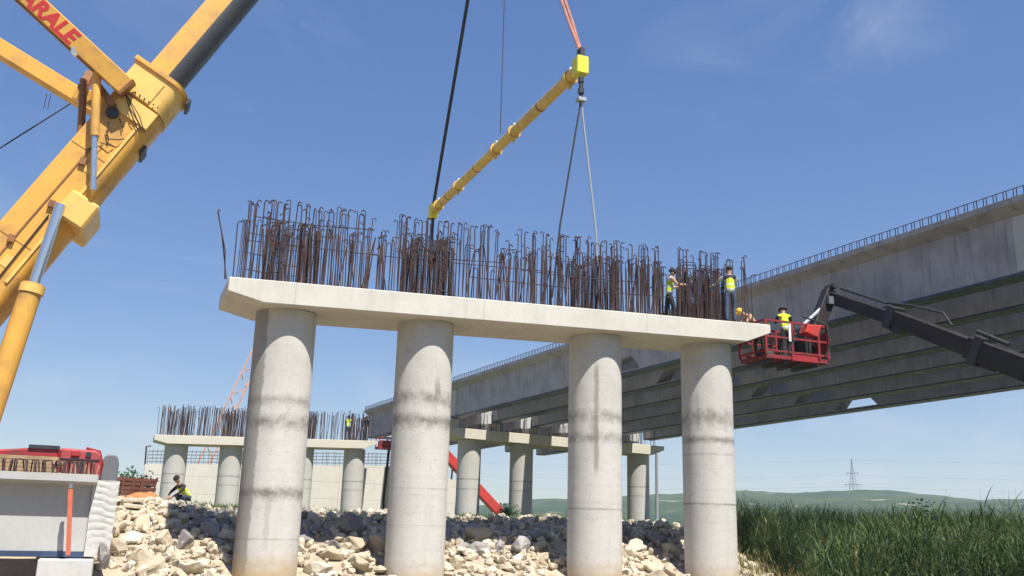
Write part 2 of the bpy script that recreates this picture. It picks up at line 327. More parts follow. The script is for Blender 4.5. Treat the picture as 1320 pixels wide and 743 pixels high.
def axis(lo, hi, a, b, st):
    fine = list(np.arange(a, b + 1e-6, st)); o = []; q = st
    x = b
    while x < hi: q *= 1.25; x += q; o.append(min(x, hi))
    p = []; x = a; q = st
    while x > lo: q *= 1.25; x -= q; p.append(max(x, lo))
    return p[::-1] + fine + o
xs, ys = axis(-1500, 1500, -9, 24, 0.4), axis(-1500, 1500, -26, 34, 0.4)
gv = [(x, y, gz(x, y)) for y in ys for x in xs]; nx = len(xs)
gf = [(j * nx + i, j * nx + i + 1, (j + 1) * nx + i + 1, (j + 1) * nx + i) for j in range(len(ys) - 1) for i in range(nx - 1)]
t = NT('ground_soil'); n1 = t.noise(0.5, 6); n2 = t.noise(6, 6, 0.7); n3 = t.noise(0.02, 4)
gc = t.mix(t.rng(n1, 0.4, 0.65), (0.43, 0.355, 0.255), (0.33, 0.27, 0.19)); gx0, gy0, _ = t.xyz(); gc = t.mix(t.rng(t.math('ADD', gy0, t.math('MULTIPLY', n1, 2)), -1.6, -3.0), gc, t.mix(n2, (0.12, 0.10, 0.06), (0.17, 0.14, 0.09))); gc = t.mix(t.rng(n2, 0.5, 0.7, 0, 0.6), gc, t.mix(t.rng(gy0, -2.6, -1.6), (0.15, 0.13, 0.08), (0.50, 0.44, 0.34)))  # unseen soil before the pier made darker to cut bounce onto the concrete
gx, gy, _gz = t.xyz()
gr = t.rng(t.math('ADD', gy, t.math('MULTIPLY', n1, 10)), 12, 32); gr = t.math('MAXIMUM', gr, t.rng(t.math('ADD', gx, t.math('MULTIPLY', n1, 3)), 16, 19))
gc = t.mix(t.math('MULTIPLY', gr, t.rng(n2, 0.3, 0.6, 0.6, 1.0)), gc, t.mix(t.rng(n3, 0.4, 0.6), (0.07, 0.105, 0.035), (0.13, 0.14, 0.055)))
MT['ground'] = t.done(gc, 0.95, n2, 0.5, 0.05, spec=0.15)
g = link('ground', npmesh('ground', gv, gf, MT['ground'], True)); tag(g, 'bare stony ground rising to an embankment under the bridge', None, None, 'structure')

# hills, far behind
hv, hf = [], []
az = np.linspace(R(-40), R(85), 420); rr = [480, 560, 650, 750, 850, 950, 1050, 1150, 1250, 1330]
def ridge(a):
    d = math.degrees(a); px = 660 + 1214.8 * math.tan(max(-1.2, min(1.2, a - 0.3806)))
    prof = np.interp(px, [-600, 300, 520, 640, 700, 780, 850, 960, 1030, 1100, 1160, 1230, 1320, 1600, 2600], [16, 18, 22, 27, 32, 36, 42, 50, 47, 50, 50, 44, 44, 52, 30])
    return prof
for i, a in enumerate(az):
    top = ridge(a)
    for j, q in enumerate(rr):
        f = sst(480, 1150, q); x, y = -3.4 + q * math.sin(a), -23.8 + q * math.cos(a)
        z = 0.2 + top * f * (1.0 + 0.0 * q) + (4.5 * noise.noise((x * 0.006, y * 0.006, 0)) + 2.5 * noise.noise((x * 0.02, y * 0.02, 3)) + 1.6 * noise.noise((x * 0.07, y * 0.07, 6))) * f + (0 if q < 1200 else -0.05 * (q - 1200))
        hv.append((x, y, z))
for i in range(len(az) - 1):
    for j in range(len(rr) - 1):
        k = i * len(rr) + j; hf.append((k, k + len(rr), k + len(rr) + 1, k + 1))
t = NT('hill_woods'); n1 = t.noise(0.012, 6, 0.65); n2 = t.noise(0.09, 5, 0.7)
hc = t.mix(t.rng(n1, 0.4, 0.62), (0.035, 0.07, 0.03), (0.085, 0.115, 0.05)); hc = t.mix(t.rng(n2, 0.4, 0.7, 0, 0.7), hc, (0.02, 0.042, 0.02))
hc = t.mix(t.rng(t.noise(0.035, 3, 0.5, stretch=(1, 1, 4)), 0.66, 0.70, 0, 0.7), hc, (0.40, 0.38, 0.32))
MT['hill'] = t.done(hc, 0.95, n2, 1.0, 3.0, spec=0.1)
h = link('hills', npmesh('hills', hv, hf, MT['hill'], True)); tag(h, 'low wooded hills along the horizon with pale bare patches', None, None, 'structure')

# ---------------------------------------------------------------- piers
PX = [0.0, 3.68, 8.75, 12.48]
def bar_mesh(name, h, hook=0.13, r=0.016, bend=0.0, ang=2.2, side=1):
    pts = [(0, 0, 0), (bend * 0.3, 0, h * 0.5), (bend, 0, h - 0.06)]
    if hook:
        x = bend
        pts += [(x + side * 0.02, 0, h - 0.005), (x + side * 0.05, 0, h + 0.006), (x + side * (0.05 + hook * math.sin(ang) * 0.7), 0, h + 0.006 + hook * math.cos(ang) * 0.7)]
    return MB().tube(pts, r, 5)
def mk(mb, name, mat):
    me = bpy.data.meshes.new(name); me.from_pydata([tuple(v) for v in mb.v], [], mb.f); me.materials.append(mat); return me
BARS = [mk(bar_mesh('rebar', 2.12, 0.09), 'rebar', MT['rust']), mk(bar_mesh('rebar', 2.09, 0.10, ang=1.7), 'rebar', MT['rust']), mk(bar_mesh('rebar', 2.05, 0.08, side=-1), 'rebar', MT['rust']),
        mk(bar_mesh('rebar', 2.06, 0.09, bend=0.03), 'rebar', MT['rust'])]
SHORT = [mk(bar_mesh('rebar', 1.66, 0.16, ang=1.6), 'rebar', MT['rust']), mk(bar_mesh('rebar', 1.58, 0.14, 0.018, ang=2.3, side=-1), 'rebar', MT['rust2']), mk(bar_mesh('rebar', 1.72, 0.0, 0.018), 'rebar', MT['rust2'])]
STUB = [mk(bar_mesh('rebar', 0.75, 0.0, 0.022), 'rebar', MT['rust2'])]
UBAR = mk(MB().tube([(0, 0, 0), (0, 0, 2.02), (0.03, 0, 2.06), (0.45, 0, 2.08), (0.48, 0, 2.05), (0.48, 0, 0)], 0.016, 5), 'rebar', MT['rust'])

def pier(name, label, loc, rz, xcap, zt, slope, zg, colmats, capmat, th=0.57, cham=(0.86, 0.86), colx=PX, half=1.15):
    """loc = axis of the first column at ground level; cap top at zt + slope*x above loc"""
    t = thing(name, label, 'bridge pier', loc, rz)
    x0, x1 = xcap
    def top(x): return zt + slope * x
    e = 0.345
    poly = [(x0, top(x0)), (x0, top(x0) - e), (x0 + cham[0], top(x0 + cham[0]) - th), (x1 - cham[1], top(x1 - cham[1]) - th), (x1, top(x1) - e * 0.75), (x1, top(x1))]
    MB().prism(poly, 1, -half, half).build('cap_beam', capmat, t, world=False, bevel=0.018)
    for i, x in enumerate(colx):
        zb = zg - 1.0; zt_ = top(x) - th - 0.002
        prof = [(0.75, 0), (0.75, zt_ - zb)]
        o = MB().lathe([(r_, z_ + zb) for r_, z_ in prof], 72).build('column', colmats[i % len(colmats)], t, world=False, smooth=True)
        o.location = (x, 0, 0)
    return t

# front pier: local z equals world z
fp = pier('bridge_pier', 'nearest bridge pier of four round columns and a pale cap sprouting tall rusty rebar', (0, 0, 0), 0, (-1.58, 14.02), 7.374, 0.0291, 0.3, MT['col'], MT['cap'])
def ctop(x): return 7.374 + 0.0291 * x
def hides_worker(x, y):
    return (y < .1 and abs(x - .615 * y - 11.24) < .30) or (y < -.85 and 12.35 < x < 13.15)
def put_bar(par, me, x, y, z, tx=0.0, ty=0.0, rz=0.0, sc=1.0):
    if par is fp and hides_worker(x, y): return None
    o = link('rebar', me, par, (x, y, z), (tx, ty, rz)); o.scale = (1, 1, sc); return o
def tall_zone(x): return (-1.4 < x < 1.75) or (2.55 < x < 5.35) or (6.0 < x < 8.9) or (9.0 < x < 11.2) or (11.9 < x < 13.5)
cnt = 0
for yrow in (-0.98, 0.98):
    x = -1.28
    while x < 13.6:
        tall = tall_zone(x)
        me = rnd.choice(BARS if tall else SHORT[:2] + [BARS[2]])
        put_bar(fp, me, x + rnd.uniform(-.05, .05), yrow + rnd.uniform(-.05, .05), ctop(x) - 0.03, rnd.gauss(0, .014), rnd.gauss(0, .018), rnd.choice((0, 0, 0.4, -0.5, 3.1)) + rnd.uniform(-.3, .3), rnd.uniform(.975, 1.015) * (1.0 if tall else .92)); cnt += 1
        x += rnd.uniform(0.15, 0.24) * (1.0 if tall else 1.2)
for i, px in enumerate(PX):                                             # starter bars of each column, in a ring
    for k in range(24):
        a = 2 * math.pi * k / 24 + rnd.uniform(-.05, .05); q = 0.66
        xx = px + q * math.cos(a)
        put_bar(fp, SHORT[k % 3] if k % 4 else BARS[k % 4], xx, q * math.sin(a), ctop(xx) - 0.03, rnd.gauss(0, .03), rnd.gauss(0, .035), a + rnd.uniform(-.6, .6), rnd.uniform(.98, 1.03)); cnt += 1
for bx, n in ((2.15, 5), (1.45, 4), (5.0, 4), (5.75, 5), (6.55, 5), (7.2, 5), (9.9, 5), (10.7, 4), (11.55, 4)):             # bundles tied together at the top
    for k in range(n):
        s = (k - (n - 1) / 2) * 0.17; y = rnd.uniform(-.7, .1)
        put_bar(fp, rnd.choice(SHORT), bx + s, y, ctop(bx) - .03, rnd.gauss(0, .015), -s / 1.75, rnd.uniform(-.4, .4), rnd.uniform(1.0, 1.04)); cnt += 1
for k in range(7): put_bar(fp, UBAR, 11.75 + k * 0.22, 0.15 + 0.25 * (k % 3), ctop(12) - .02, 0, 0, rnd.uniform(-.2, .2), rnd.uniform(.93, 1.04)); cnt += 1
xb_ = MB()
def add_bar(x, y, z, h, lean, ly, r=.017):
    if hides_worker(x, y): return
    p = Vector((x, y, z)); q = p + Vector((lean, ly, h)); s_ = rnd.choice((1, -1, 1))
    xb_.tube([p, q, q + Vector((s_ * .03, 0, .03)), q + Vector((s_ * .07, 0, .02)), q + Vector((s_ * .10, 0, -.03))], r, 4)
for i, px in enumerate(PX):
    for k in range(38):
        a = rnd.uniform(0, 6.283); q = rnd.choice((.6, .66, .5)); x = px + q * math.cos(a) + rnd.choice((0, 0, -.25, .2)); add_bar(x, q * math.sin(a), ctop(x) - .02, rnd.uniform(1.6, 1.74), rnd.gauss(0, .035), rnd.gauss(0, .03), .017)
for k in range(270):
    x = rnd.uniform(-1.25, 13.6)
    if tall_zone(x) or rnd.random() < .4: add_bar(x, rnd.choice((-.98, -.5, .5, .98)), ctop(x) - .02, rnd.choice((1.74, 2.08, 2.1)) + rnd.gauss(0, .015), rnd.gauss(0, .035), rnd.gauss(0, .025), .014)
for k in range(16): add_bar(rnd.uniform(11.0, 12.2), rnd.uniform(.55, .98), ctop(11.5) - .02, rnd.choice((1.74, 2.08)), rnd.gauss(0, .03), rnd.gauss(0, .02), .015)
tag(xb_.build('rebar_thicket', MT['rust'], fp, world=False), kind='stuff')
tw = MB()
for zz_, y_, xa, xb in ((0.3, .9, -1.1, -.1), (1.62, -.95, -1.1, 1.9), (1.1, -.96, 2.5, 5.4), (0.95, -.97, 6.0, 9.6), (0.62, -0.95, 4.5, 12.2), (1.55, .98, -1.1, 8), (0.5, 0.95, -1.2, 8.0), (1.75, 0.9, -1.1, -0.1), (1.2, 0.9, -1.15, 0.0), (0.75, 0.9, -1.15, 0.0), (1.5, -.2, 11.9, 13.4), (0.35, .2, 9.2, 11.5)):
    tw.tube([(xa, y_, ctop(xa) + zz_), ((xa + xb) / 2, y_ + .03, ctop((xa + xb) / 2) + zz_ - .05), (xb, y_, ctop(xb) + zz_)], 0.013, 5)
tw.build('tie_bar', MT['rust'], fp, world=False)
for i, px in enumerate(PX):
    for zz_ in (0.25, 0.9, 1.45):
        MB().tube([(px + .7 * math.cos(a), .7 * math.sin(a), ctop(px) + zz_ + .02 * math.sin(3 * a)) for a in np.linspace(0, 6.29, 25)], 0.010, 5).build('spiral_tie', MT['rust2'], fp, world=False)
lb = MB().tube([(-1.66, -.95, ctop(-1.6) - .02), (-1.72, -.95, 8.0), (-1.98, -.97, 8.93), (-1.97, -.96, 8.99), (-1.93, -.95, 9.0)], .017, 5); lb.build('bent_bar', MT['rust'], fp, world=False)
MB().tube([(-1.62, -.9, ctop(-1.6) - .02), (-1.83, -.9, 8.4), (-1.98, -.92, 9.0)], .013, 5).build('bent_bar', MT['rust'], fp, world=False)
MB().tube([(13.55, .6, 9.35), (13.62, .6, 9.43), (13.9, .6, 9.44), (13.95, .6, 9.40), (13.9, .6, 7.75)], .016, 5).build('bent_bar', MT['rust'], fp, world=False)

def far_rebar(par, xa, xb, top, colx, n, dense=1.0, dz=0.0, h=(0.9, 1.05)):
    for k in range(n):
        x = xa + (xb - xa) * (k + rnd.uniform(-.3, .3)) / n
        put_bar(par, rnd.choice(BARS + SHORT), x, rnd.choice((-.95, .95, .3)), top(x) - .03, rnd.gauss(0, .03), rnd.gauss(0, .035), rnd.uniform(-.5, .5), rnd.uniform(*h))
    for px in colx:
        for k in range(16):
            a = 2 * math.pi * k / 16; xx = px + .66 * math.cos(a)
            put_bar(par, SHORT[k % 3], xx, .66 * math.sin(a), top(xx) - .03, rnd.gauss(0, .03), rnd.gauss(0, .03), a, rnd.uniform(.95, 1.1))
# rear left pier (same carriageway)
LX = [0.0, 3.55, 8.45, 12.11]
lp = pier('bridge_pier', 'distant left bridge pier with rebar standing on its cap and a pale wall behind', (-0.22, 44, 0), 0, (-1.5, 13.4), 7.10, 0.0291, 1.4, [MT['col_far']], MT['cap_far'], colx=LX)
far_rebar(lp, -1.3, 13.2, lambda x: 7.10 + .0291 * x, LX, 70)
# rear right pier (carries the girders)
RX = [0.0, 3.61, 8.6, 12.25]
rp = pier('bridge_pier', 'distant right bridge pier carrying the ends of the long girders', (16.9, 33.5, 0), 0.0, (-1.75, 13.65), 7.66, -0.0235, 1.4, [MT['col_far']], MT['cap_far'], th=0.62, colx=RX)
far_rebar(rp, -1.3, 13.2, lambda x: 7.66 - .0235 * x, [], 60, h=(.45, .6))
def far_thicket(par, xa, xb, top, n, h0, h1, r=.02):
    m = MB()
    for k in range(n):
        x = rnd.uniform(xa, xb); p = Vector((x, rnd.choice((-.95, .95, .4, -.4)), top(x) - .02)); m.tube([p, p + Vector((rnd.gauss(0, .05), rnd.gauss(0, .04), rnd.uniform(h0, h1)))], r, 4)
    tag(m.build('rebar_thicket', MT['rust'], par, world=False), kind='stuff')
far_thicket(lp, -1.35, 13.2, lambda x: 7.10 + .0291 * x, 190, 1.9, 2.15, .022)
for q_ in LX: far_thicket(lp, q_ - .75, q_ + .75, lambda x: 7.10 + .0291 * x, 34, 1.6, 2.0, .022)
far_thicket(rp, -1.3, 13.2, lambda x: 7.66 - .0235 * x, 70, .9, 1.35)
TH = math.atan(0.1025); ct, st_ = math.cos(TH), math.sin(TH)

# ---------------------------------------------------------------- girders
GL = 39.2; HOLED = True; GR = -0.0158; OH = 0.42; ZT = 2.07
def gs(p): return (p[0], p[1], p[2] + GR * p[1])
def girder(name, label, loc, group, GL=GL, hole=True):
    t = thing(name, label, 'girder', loc, TH, group)
    b = MB(); y0, y1 = 19.2, 21.4; yb0, yb1 = 18.9, 21.7
    polys = [[(0, 0), (yb0, 0), (yb0, .1), (y0 + .35, .72), (y0 + .35, 1.66), (0, 1.66)], [(yb1, 0), (GL, 0), (GL, 1.66), (y1 - .35, 1.66), (y1 - .35, .72), (yb1, .1)],
             [(yb0, 0), (yb1, 0), (yb1, .1), (yb0, .1)], [(y0 + .35, .72), (y1 - .35, .72), (y1 - .35, 1.66), (y0 + .35, 1.66)]] if hole else [[(0, 0), (GL, 0), (GL, 1.66), (0, 1.66)]]
    for poly in polys: b.prism(poly, 0, 0, .72)
    b.v = [Vector(gs(v)) for v in b.v]; b.build('web', MT['girder'], t, world=False)
    f = MB().prism([(0, 1.66), (-OH, 1.90), (-OH, ZT), (.72 + OH, ZT), (.72 + OH, 1.90), (.72, 1.66)], 1, 0, GL); f.v = [Vector(gs(v)) for v in f.v]
    f.build('top_flange', MT['girder'], t, world=False)
    p = MB().bb((-.012, .01, -.03), (.732, GL - .01, .03)); p.v = [Vector(gs(v)) for v in p.v]; p.build('soffit_plate', MT['blue'], t, world=False)
    for ya, yb in ((-.004, .9), (GL - .9, GL + .004)):
        e = MB().bb((-.035, ya, .06), (.755, yb, 1.64)); e.v = [Vector(gs(v)) for v in e.v]; e.build('end_block', MT['girder_pale'], t, world=False)
    return t
SX, SY, SZ = 17.1115 + 0.1025 * 20.0, -6.5, 8.6177 + 0.0158 * 20.0
ords = ['leftmost', 'second from the left', 'third from the left', 'fourth from the left', 'fifth from the left', 'rightmost']
gproto = {}
STIR = mk(MB().tube([(0, -.05, 0), (0, -.05, .25), (0, 0, .275), (0, .05, .25), (0, .05, 0)], .013, 5), 'stirrup', MT['rust'])
for span in range(2):
    for k in range(6):
        off = 2.956 * k; s0 = span * 40.7
        loc = (SX + off * ct - s0 * st_ , SY + off * st_ + s0 * ct, SZ - .029 * off + GR * s0)
        lab = ('%s of the long grey concrete girders running overhead from the right' % ords[k]) if span == 0 else ('%s of the girders on the far span beyond the rear right pier' % ords[k])
        grp = 'precast girders of the near span' if span == 0 else 'precast girders of the far span'
        if span not in gproto: gproto[span] = girder('bridge_girder', lab, loc, grp, GL if span == 0 else 13.6, span == 0)
        else:
            o = dup(gproto[span]); o.location = loc; o['label'] = lab; o['group'] = grp
for root in [o for o in C.objects if o.name.startswith('bridge_girder') and 'leftmost' in o.get('label', '')]:
    L_ = GL if 'far span' not in root['label'] else 13.6
    y = 0.2
    while y < L_:
        link('stirrup', STIR, root, (-OH + .06, y, ZT + GR * y - .01)); y += 0.31
    MB().tube([(-OH + .06, 0, ZT + .255), (-OH + .06, L_, ZT + .255 + GR * L_)], .013, 5).build('edge_bar', MT['rust'], root, world=False)
# pads on the rear right pier
for k in range(6):
    off = 2.956 * k; x = SX + (off + .36) * ct - 40 * st_; y = 33.2 + (off + .36) * st_
    if y < 34.4:
        MB().bb((x - .4, y - .5, 7.66 - .0235 * (x - 16.9) - .01), (x + .4, y + .6, SZ - .029 * off + GR * 40 - .07)).build('bearing_pad', MT['cap_far'], rp)

# ---------------------------------------------------------------- abutment
ab = thing('abutment_wall', 'long pale concrete abutment wall behind the rear left pier', 'wall', (-2.1, 50, 1.0))
MB().prism([(-1.95, 0.5), (-1.95, 5.5), (19.3, 6.35), (19.3, 0.5)], 1, 50, 51.2).build('wall', MT['wall'], ab)
MB().prism([(19.35, .5), (19.35, 6.3), (21.2, 5.35), (23.2, 5.2), (23.2, .5)], 1, 49.6, 50.6).build('wing_wall', MT['wall'], ab)
for xq in np.arange(1.4, 19, 3.6):
    MB().bb((xq - .03, 49.975, 1.2), (xq + .03, 49.999, 5.55)).build('joint', MT['slab'], ab)
ABAR = mk(MB().tube([(0, 0, 0), (0, 0, 1.1)], .018, 4), 'rebar', MT['rust'])
for k in range(70):
    x = -1.8 + k * .3; link('rebar', ABAR, ab, (x + 2.1, rnd.choice((.15, 1.0)), 4.45 + .04 * (x + 1.95)), (rnd.gauss(0, .02), rnd.gauss(0, .02), 0))
for zz_ in (.2, .45, .7, .95):
    for y_ in (50.15, 51.0): MB().tube([(-1.8, y_, 5.5 + zz_), (19.2, y_, 6.35 + zz_)], .016, 4).build('tie_bar', MT['rust'], ab)
MB().tube([(-1.95, 50.1, 5.45), (-2.0, 50.1, 6.75), (-1.7, 50.1, 6.8)], .06, 6).build('corner_bar', MT['rust'], ab)

# ---------------------------------------------------------------- rocks
def rock_mesh(seed, mat, elong=(1, .85, .7)):
    r2 = random.Random(seed); bm = bmesh.new()
    for k in range(15):
        v = Vector((r2.gauss(0, 1), r2.gauss(0, 1), r2.gauss(0, 1))).normalized() * r2.uniform(.85, 1.0)
        bm.verts.new((v.x * elong[0] * .5, v.y * elong[1] * .5, v.z * elong[2] * .5))
    bmesh.ops.convex_hull(bm, input=bm.verts)
    bmesh.ops.delete(bm, geom=[v for v in bm.verts if not v.link_faces], context='VERTS')
    bmesh.ops.bevel(bm, geom=list(bm.edges), offset=.025, segments=1, affect='EDGES')
    bmesh.ops.triangulate(bm, faces=bm.faces)
    bmesh.ops.subdivide_edges(bm, edges=[e for e in bm.edges if e.calc_length() > .25], cuts=1)
    for v in bm.verts: v.co += v.co.normalized() * (.05 * noise.noise(v.co * 5 + Vector((seed, 0, 0))) + .03 * noise.noise(v.co * 13 + Vector((0, seed, 0))))
    bmesh.ops.recalc_face_normals(bm, faces=bm.faces)
    me = bpy.data.meshes.new('rock'); bm.to_mesh(me); bm.free(); me.materials.append(mat); return me
ROCKS = [rock_mesh(k, MT['rock'], (1, rnd.uniform(.7, .95), rnd.uniform(.5, .85))) for k in range(16)]
GREY_SHADE_ROCKS = [rock_mesh(40 + k, MT['grey_shade'], (1, rnd.uniform(.7, .95), rnd.uniform(.6, .9))) for k in range(6)]
def near_col(x, y, r): return any((x - p) ** 2 + y * y < (.78 + r) ** 2 for p in PX)
placed = []
ZONES = [('left', 'in the heap left of the first column', (-3.9, -.7), (-1.6, 8.0), 122),
         ('ab', 'between the first and second columns', (.4, 3.3), (-1.6, 5.4), 46),
         ('bc', 'between the second and third columns', (4.1, 8.3), (-1.6, 5.4), 66),
         ('cd', 'between the third and fourth columns', (9.2, 12.1), (-1.6, 5.4), 46)]
for zn, where, xr, yr, n in ZONES:
    done_ = tries = 0
    while done_ < n and tries < 6000:
        tries += 1; x, y = rnd.uniform(*xr), rnd.uniform(*yr); s = rnd.choice((.34, .38, .45, .52, .62, .75, .9, 1.05))
        if zn == 'left': s *= .9
        if 1.4 < y < 3.4 and zn != 'left' and rnd.random() < .6: s = rnd.choice((.65, .8, .95, 1.1))
        if y > 3.4: s = min(s, .62)
        if near_col(x, y, s * .42): continue
        if any((x - a) ** 2 + (y - b) ** 2 < (.31 * (s + c)) ** 2 for a, b, c in placed): continue
        if x < -3.1 and y < 0.3: continue
        if -3.0 < x and math.hypot(x - 2.55, y - 2.6) < .75: continue
        placed.append((x, y, s)); done_ += 1
        shade = 1.5 < y < 5.2 and x > -1.9 and rnd.random() < .8  # rocks in the cap's shadow band get that shade as a greyer colour
        o = link('rock', rnd.choice(GREY_SHADE_ROCKS if shade else ROCKS), None, (x, y, gz(x, y) + s * (.14 if y < 3 else -.02)), (rnd.uniform(-.5, .5), rnd.uniform(-.5, .5), rnd.uniform(0, 6.3)))
        o.scale = (s, s * rnd.uniform(.85, 1.1), s * rnd.uniform(.8, 1.05))
        f = (x - xr[0]) / (xr[1] - xr[0]); side = 'on the left side' if f < .33 else ('in the middle' if f < .67 else 'on the right side')
        h_ = (y - yr[0]) / (yr[1] - yr[0]); row = 'low down' if h_ < .34 else ('halfway up' if h_ < .67 else 'high up')
        size = 'large' if s > .58 else ('middling' if s > .42 else 'small')
        lab = '%s %s rock %s %s %s' % (size, 'shade-toned grey' if shade else 'pale limestone', row, side, where)
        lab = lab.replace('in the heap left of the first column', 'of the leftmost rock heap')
        tag(o, lab, 'rock', ('shade-toned grey rocks ' if shade else 'pale limestone rocks ') + where)
EDGE = 0
while EDGE < 16:
    x, y = rnd.uniform(13.4, 15.4), rnd.uniform(-3, 3)
    s = rnd.choice((.35, .45, .6))
    if any((x - a) ** 2 + (y - b) ** 2 < (.34 * (s + c)) ** 2 for a, b, c in placed): continue
    placed.append((x, y, s)); EDGE += 1
    o = link('rock', rnd.choice(ROCKS), None, (x, y, gz(x, y) + s * .2), (rnd.uniform(-.5, .5), rnd.uniform(-.5, .5), rnd.uniform(0, 6.3))); o.scale = (s, s, s * .9)
    tag(o, 'pale rock at the foot of the bank right of the fourth column, beside the reeds', 'rock', 'rocks beside the reeds')
# one big smooth boulder
o = link('boulder', GREY_SHADE_ROCKS[2], None, (2.55, 2.5, 1.72), (1.0, .35, .6)); o.scale = (1.15, 1.0, .85); tag(o, 'largest smooth grey boulder, in the shade between the first two front columns', 'boulder')
# slabs on the crest of the bank
for k, (x, y, w, lab) in enumerate(((10.6, 6.1, 1.5, 'flat pale stone slab lying on the crest just right of the third column'), (11.9, 6.2, .7, 'short pale stone on the crest just left of the fourth column'), (4.2, 6.6, 1.3, 'thin pale slab on the crest behind the left edge of the second column'), (6.2, 6.3, .9, 'pale stone on the crest right of the second column, under the grass'))):
    o = link('stone_slab', ROCKS[k + 3], None, (x, y, gz(x, y) + .1), (0, 0, rnd.uniform(-.2, .2))); o.scale = (w, .7, .3); tag(o, lab, 'stone slab')
# rubble too small to pick apart
rv, rf = [], []
src = []
for k in range(5):
    me = rock_mesh(100 + k, MT['rock'], (1, .8, .7)); 
    bm = bmesh.new(); bm.from_mesh(me); bmesh.ops.convex_hull(bm, input=bm.verts); bmesh.ops.dissolve_limit(bm, angle_limit=R(25), verts=bm.verts, edges=bm.edges); bmesh.ops.triangulate(bm, faces=bm.faces)
    bm.verts.index_update(); src.append(([v.co.copy() for v in bm.verts], [tuple(v.index for v in f.verts) for f in bm.faces])); bm.free()
nr = 0
while nr < 6400:
    x, y = rnd.uniform(-5, 15.8), rnd.uniform(-4, 8.5)
    if near_col(x, y, .02) or (x < -3.2 and y < .4): continue
    if x > 13.8 and rnd.random() < .5: continue
    nr += 1; s = rnd.choice((.06, .07, .08, .1, .11, .13, .16, .2, .26, .34, .42)) * (1 if y < 5.5 else .6); vs, fs = rnd.choice(src)
    mt = Matrix.LocRotScale((x, y, gz(x, y) + s * .22), Matrix.Rotation(rnd.uniform(0, 6.3), 3, Vector((rnd.gauss(0, 1), rnd.gauss(0, 1), rnd.gauss(0, 1))).normalized()).to_quaternion(), (s, s, s))
    b0 = len(rv); rv += [tuple(mt @ v) for v in vs]; rf += [tuple(b0 + i for i in f) for f in fs]
o = link('rubble', npmesh('rubble', rv, rf, MT['rock'])); tag(o, 'loose small limestone rubble spread between the larger rocks under the pier', 'rubble', None, 'stuff')

# ---------------------------------------------------------------- vegetation
def tree(name, label, loc, h, rad, n, seed, mat, ls=(.09, .2)):
    r2 = random.Random(seed); t = thing(name, label, 'tree', loc)
    m = MB().tube([(0, 0, -.2), (.05, 0, h * .4), (.0, .1, h * .75)], .11, 8, 0, .04)
    limbs = []
    for k in range(7):
        a = r2.uniform(0, 6.28); p0 = Vector((.03, .03, h * r2.uniform(.3, .65))); p1 = p0 + Vector((math.cos(a) * rad * r2.uniform(.5, .9), math.sin(a) * rad * r2.uniform(.5, .9), h * r2.uniform(.12, .4)))
        m.tube([p0, (p0 + p1) / 2 + Vector((0, 0, .15)), p1], .045, 6, 0, .015); limbs += [p1, (p0 + p1) / 2]
    m.build('trunk', MT['bark'], t, world=False)
    V, F = [], []
    for k in range(n):
        c = r2.choice(limbs) + Vector((r2.gauss(0, .32), r2.gauss(0, .32), r2.gauss(0, .26))) * rad
        s = r2.uniform(*ls); a = Vector((r2.gauss(0, 1), r2.gauss(0, 1), r2.gauss(0, .7))).normalized() * s; b_ = a.orthogonal().normalized() * s * .5; b0 = len(V)
        V += [tuple(c - a), tuple(c + b_), tuple(c + a), tuple(c - b_)]; F.append((b0, b0 + 1, b0 + 2, b0 + 3))
    me = npmesh('crown', V, F, mat); link('crown', me, t); return t
def blades(name, n, place, hgt, leaves, length, width, mat, label, cat, droop=1.0, seed=3):
    r2 = random.Random(seed); V, F = [], []
    def strip(p, d, L, w, curl):
        up = Vector((0, 0, 1)); sd = d.cross(up); sd = sd.normalized() if sd.length > 1e-4 else Vector((1, 0, 0)); q = p.copy(); dd = d.normalized(); b0 = len(V); K = 4
        for i in range(K):
            ww = w * (0.55, 1, .75, 0)[i]
            if i < K - 1: V.extend([tuple(q - sd * ww / 2), tuple(q + sd * ww / 2)])
            else: V.append(tuple(q))
            q = q + dd * L / (K - 1); dd = (dd + Vector((0, 0, -curl))).normalized()
        F.extend([(b0, b0 + 1, b0 + 3, b0 + 2), (b0 + 2, b0 + 3, b0 + 5, b0 + 4), (b0 + 4, b0 + 5, b0 + 6)])
    k = 0
    while k < n:
        q = place(r2)
        if q is None: continue
        x, y, hs = q; k += 1; z = gz(x, y) - .03; H = hgt * hs * r2.uniform(.72, 1.05)
        lean = Vector((r2.gauss(0, .09), r2.gauss(0, .09), 1)).normalized()
        for j in range(leaves):
            f = (j + r2.random()) / leaves if leaves > 2 else 0
            a = r2.uniform(0, 6.283); base = Vector((x, y, z)) + lean * H * (.12 + .72 * f) if leaves > 2 else Vector((x, y, z))
            el = r2.uniform(.7, 1.9); d = Vector((math.cos(a), math.sin(a), el)).normalized()
            strip(base, d, length * r2.uniform(.7, 1.3) * hs, width * r2.uniform(.7, 1.3), droop * r2.uniform(.15, .55))
        if leaves > 2: strip(Vector((x, y, z)), lean, H, width * .7, 0.03)
    me = bpy.data.meshes.new(name); me.from_pydata(V, [], F); me.materials.append(mat)
    o = link(name, me); tag(o, label, cat, None, 'stuff'); return o
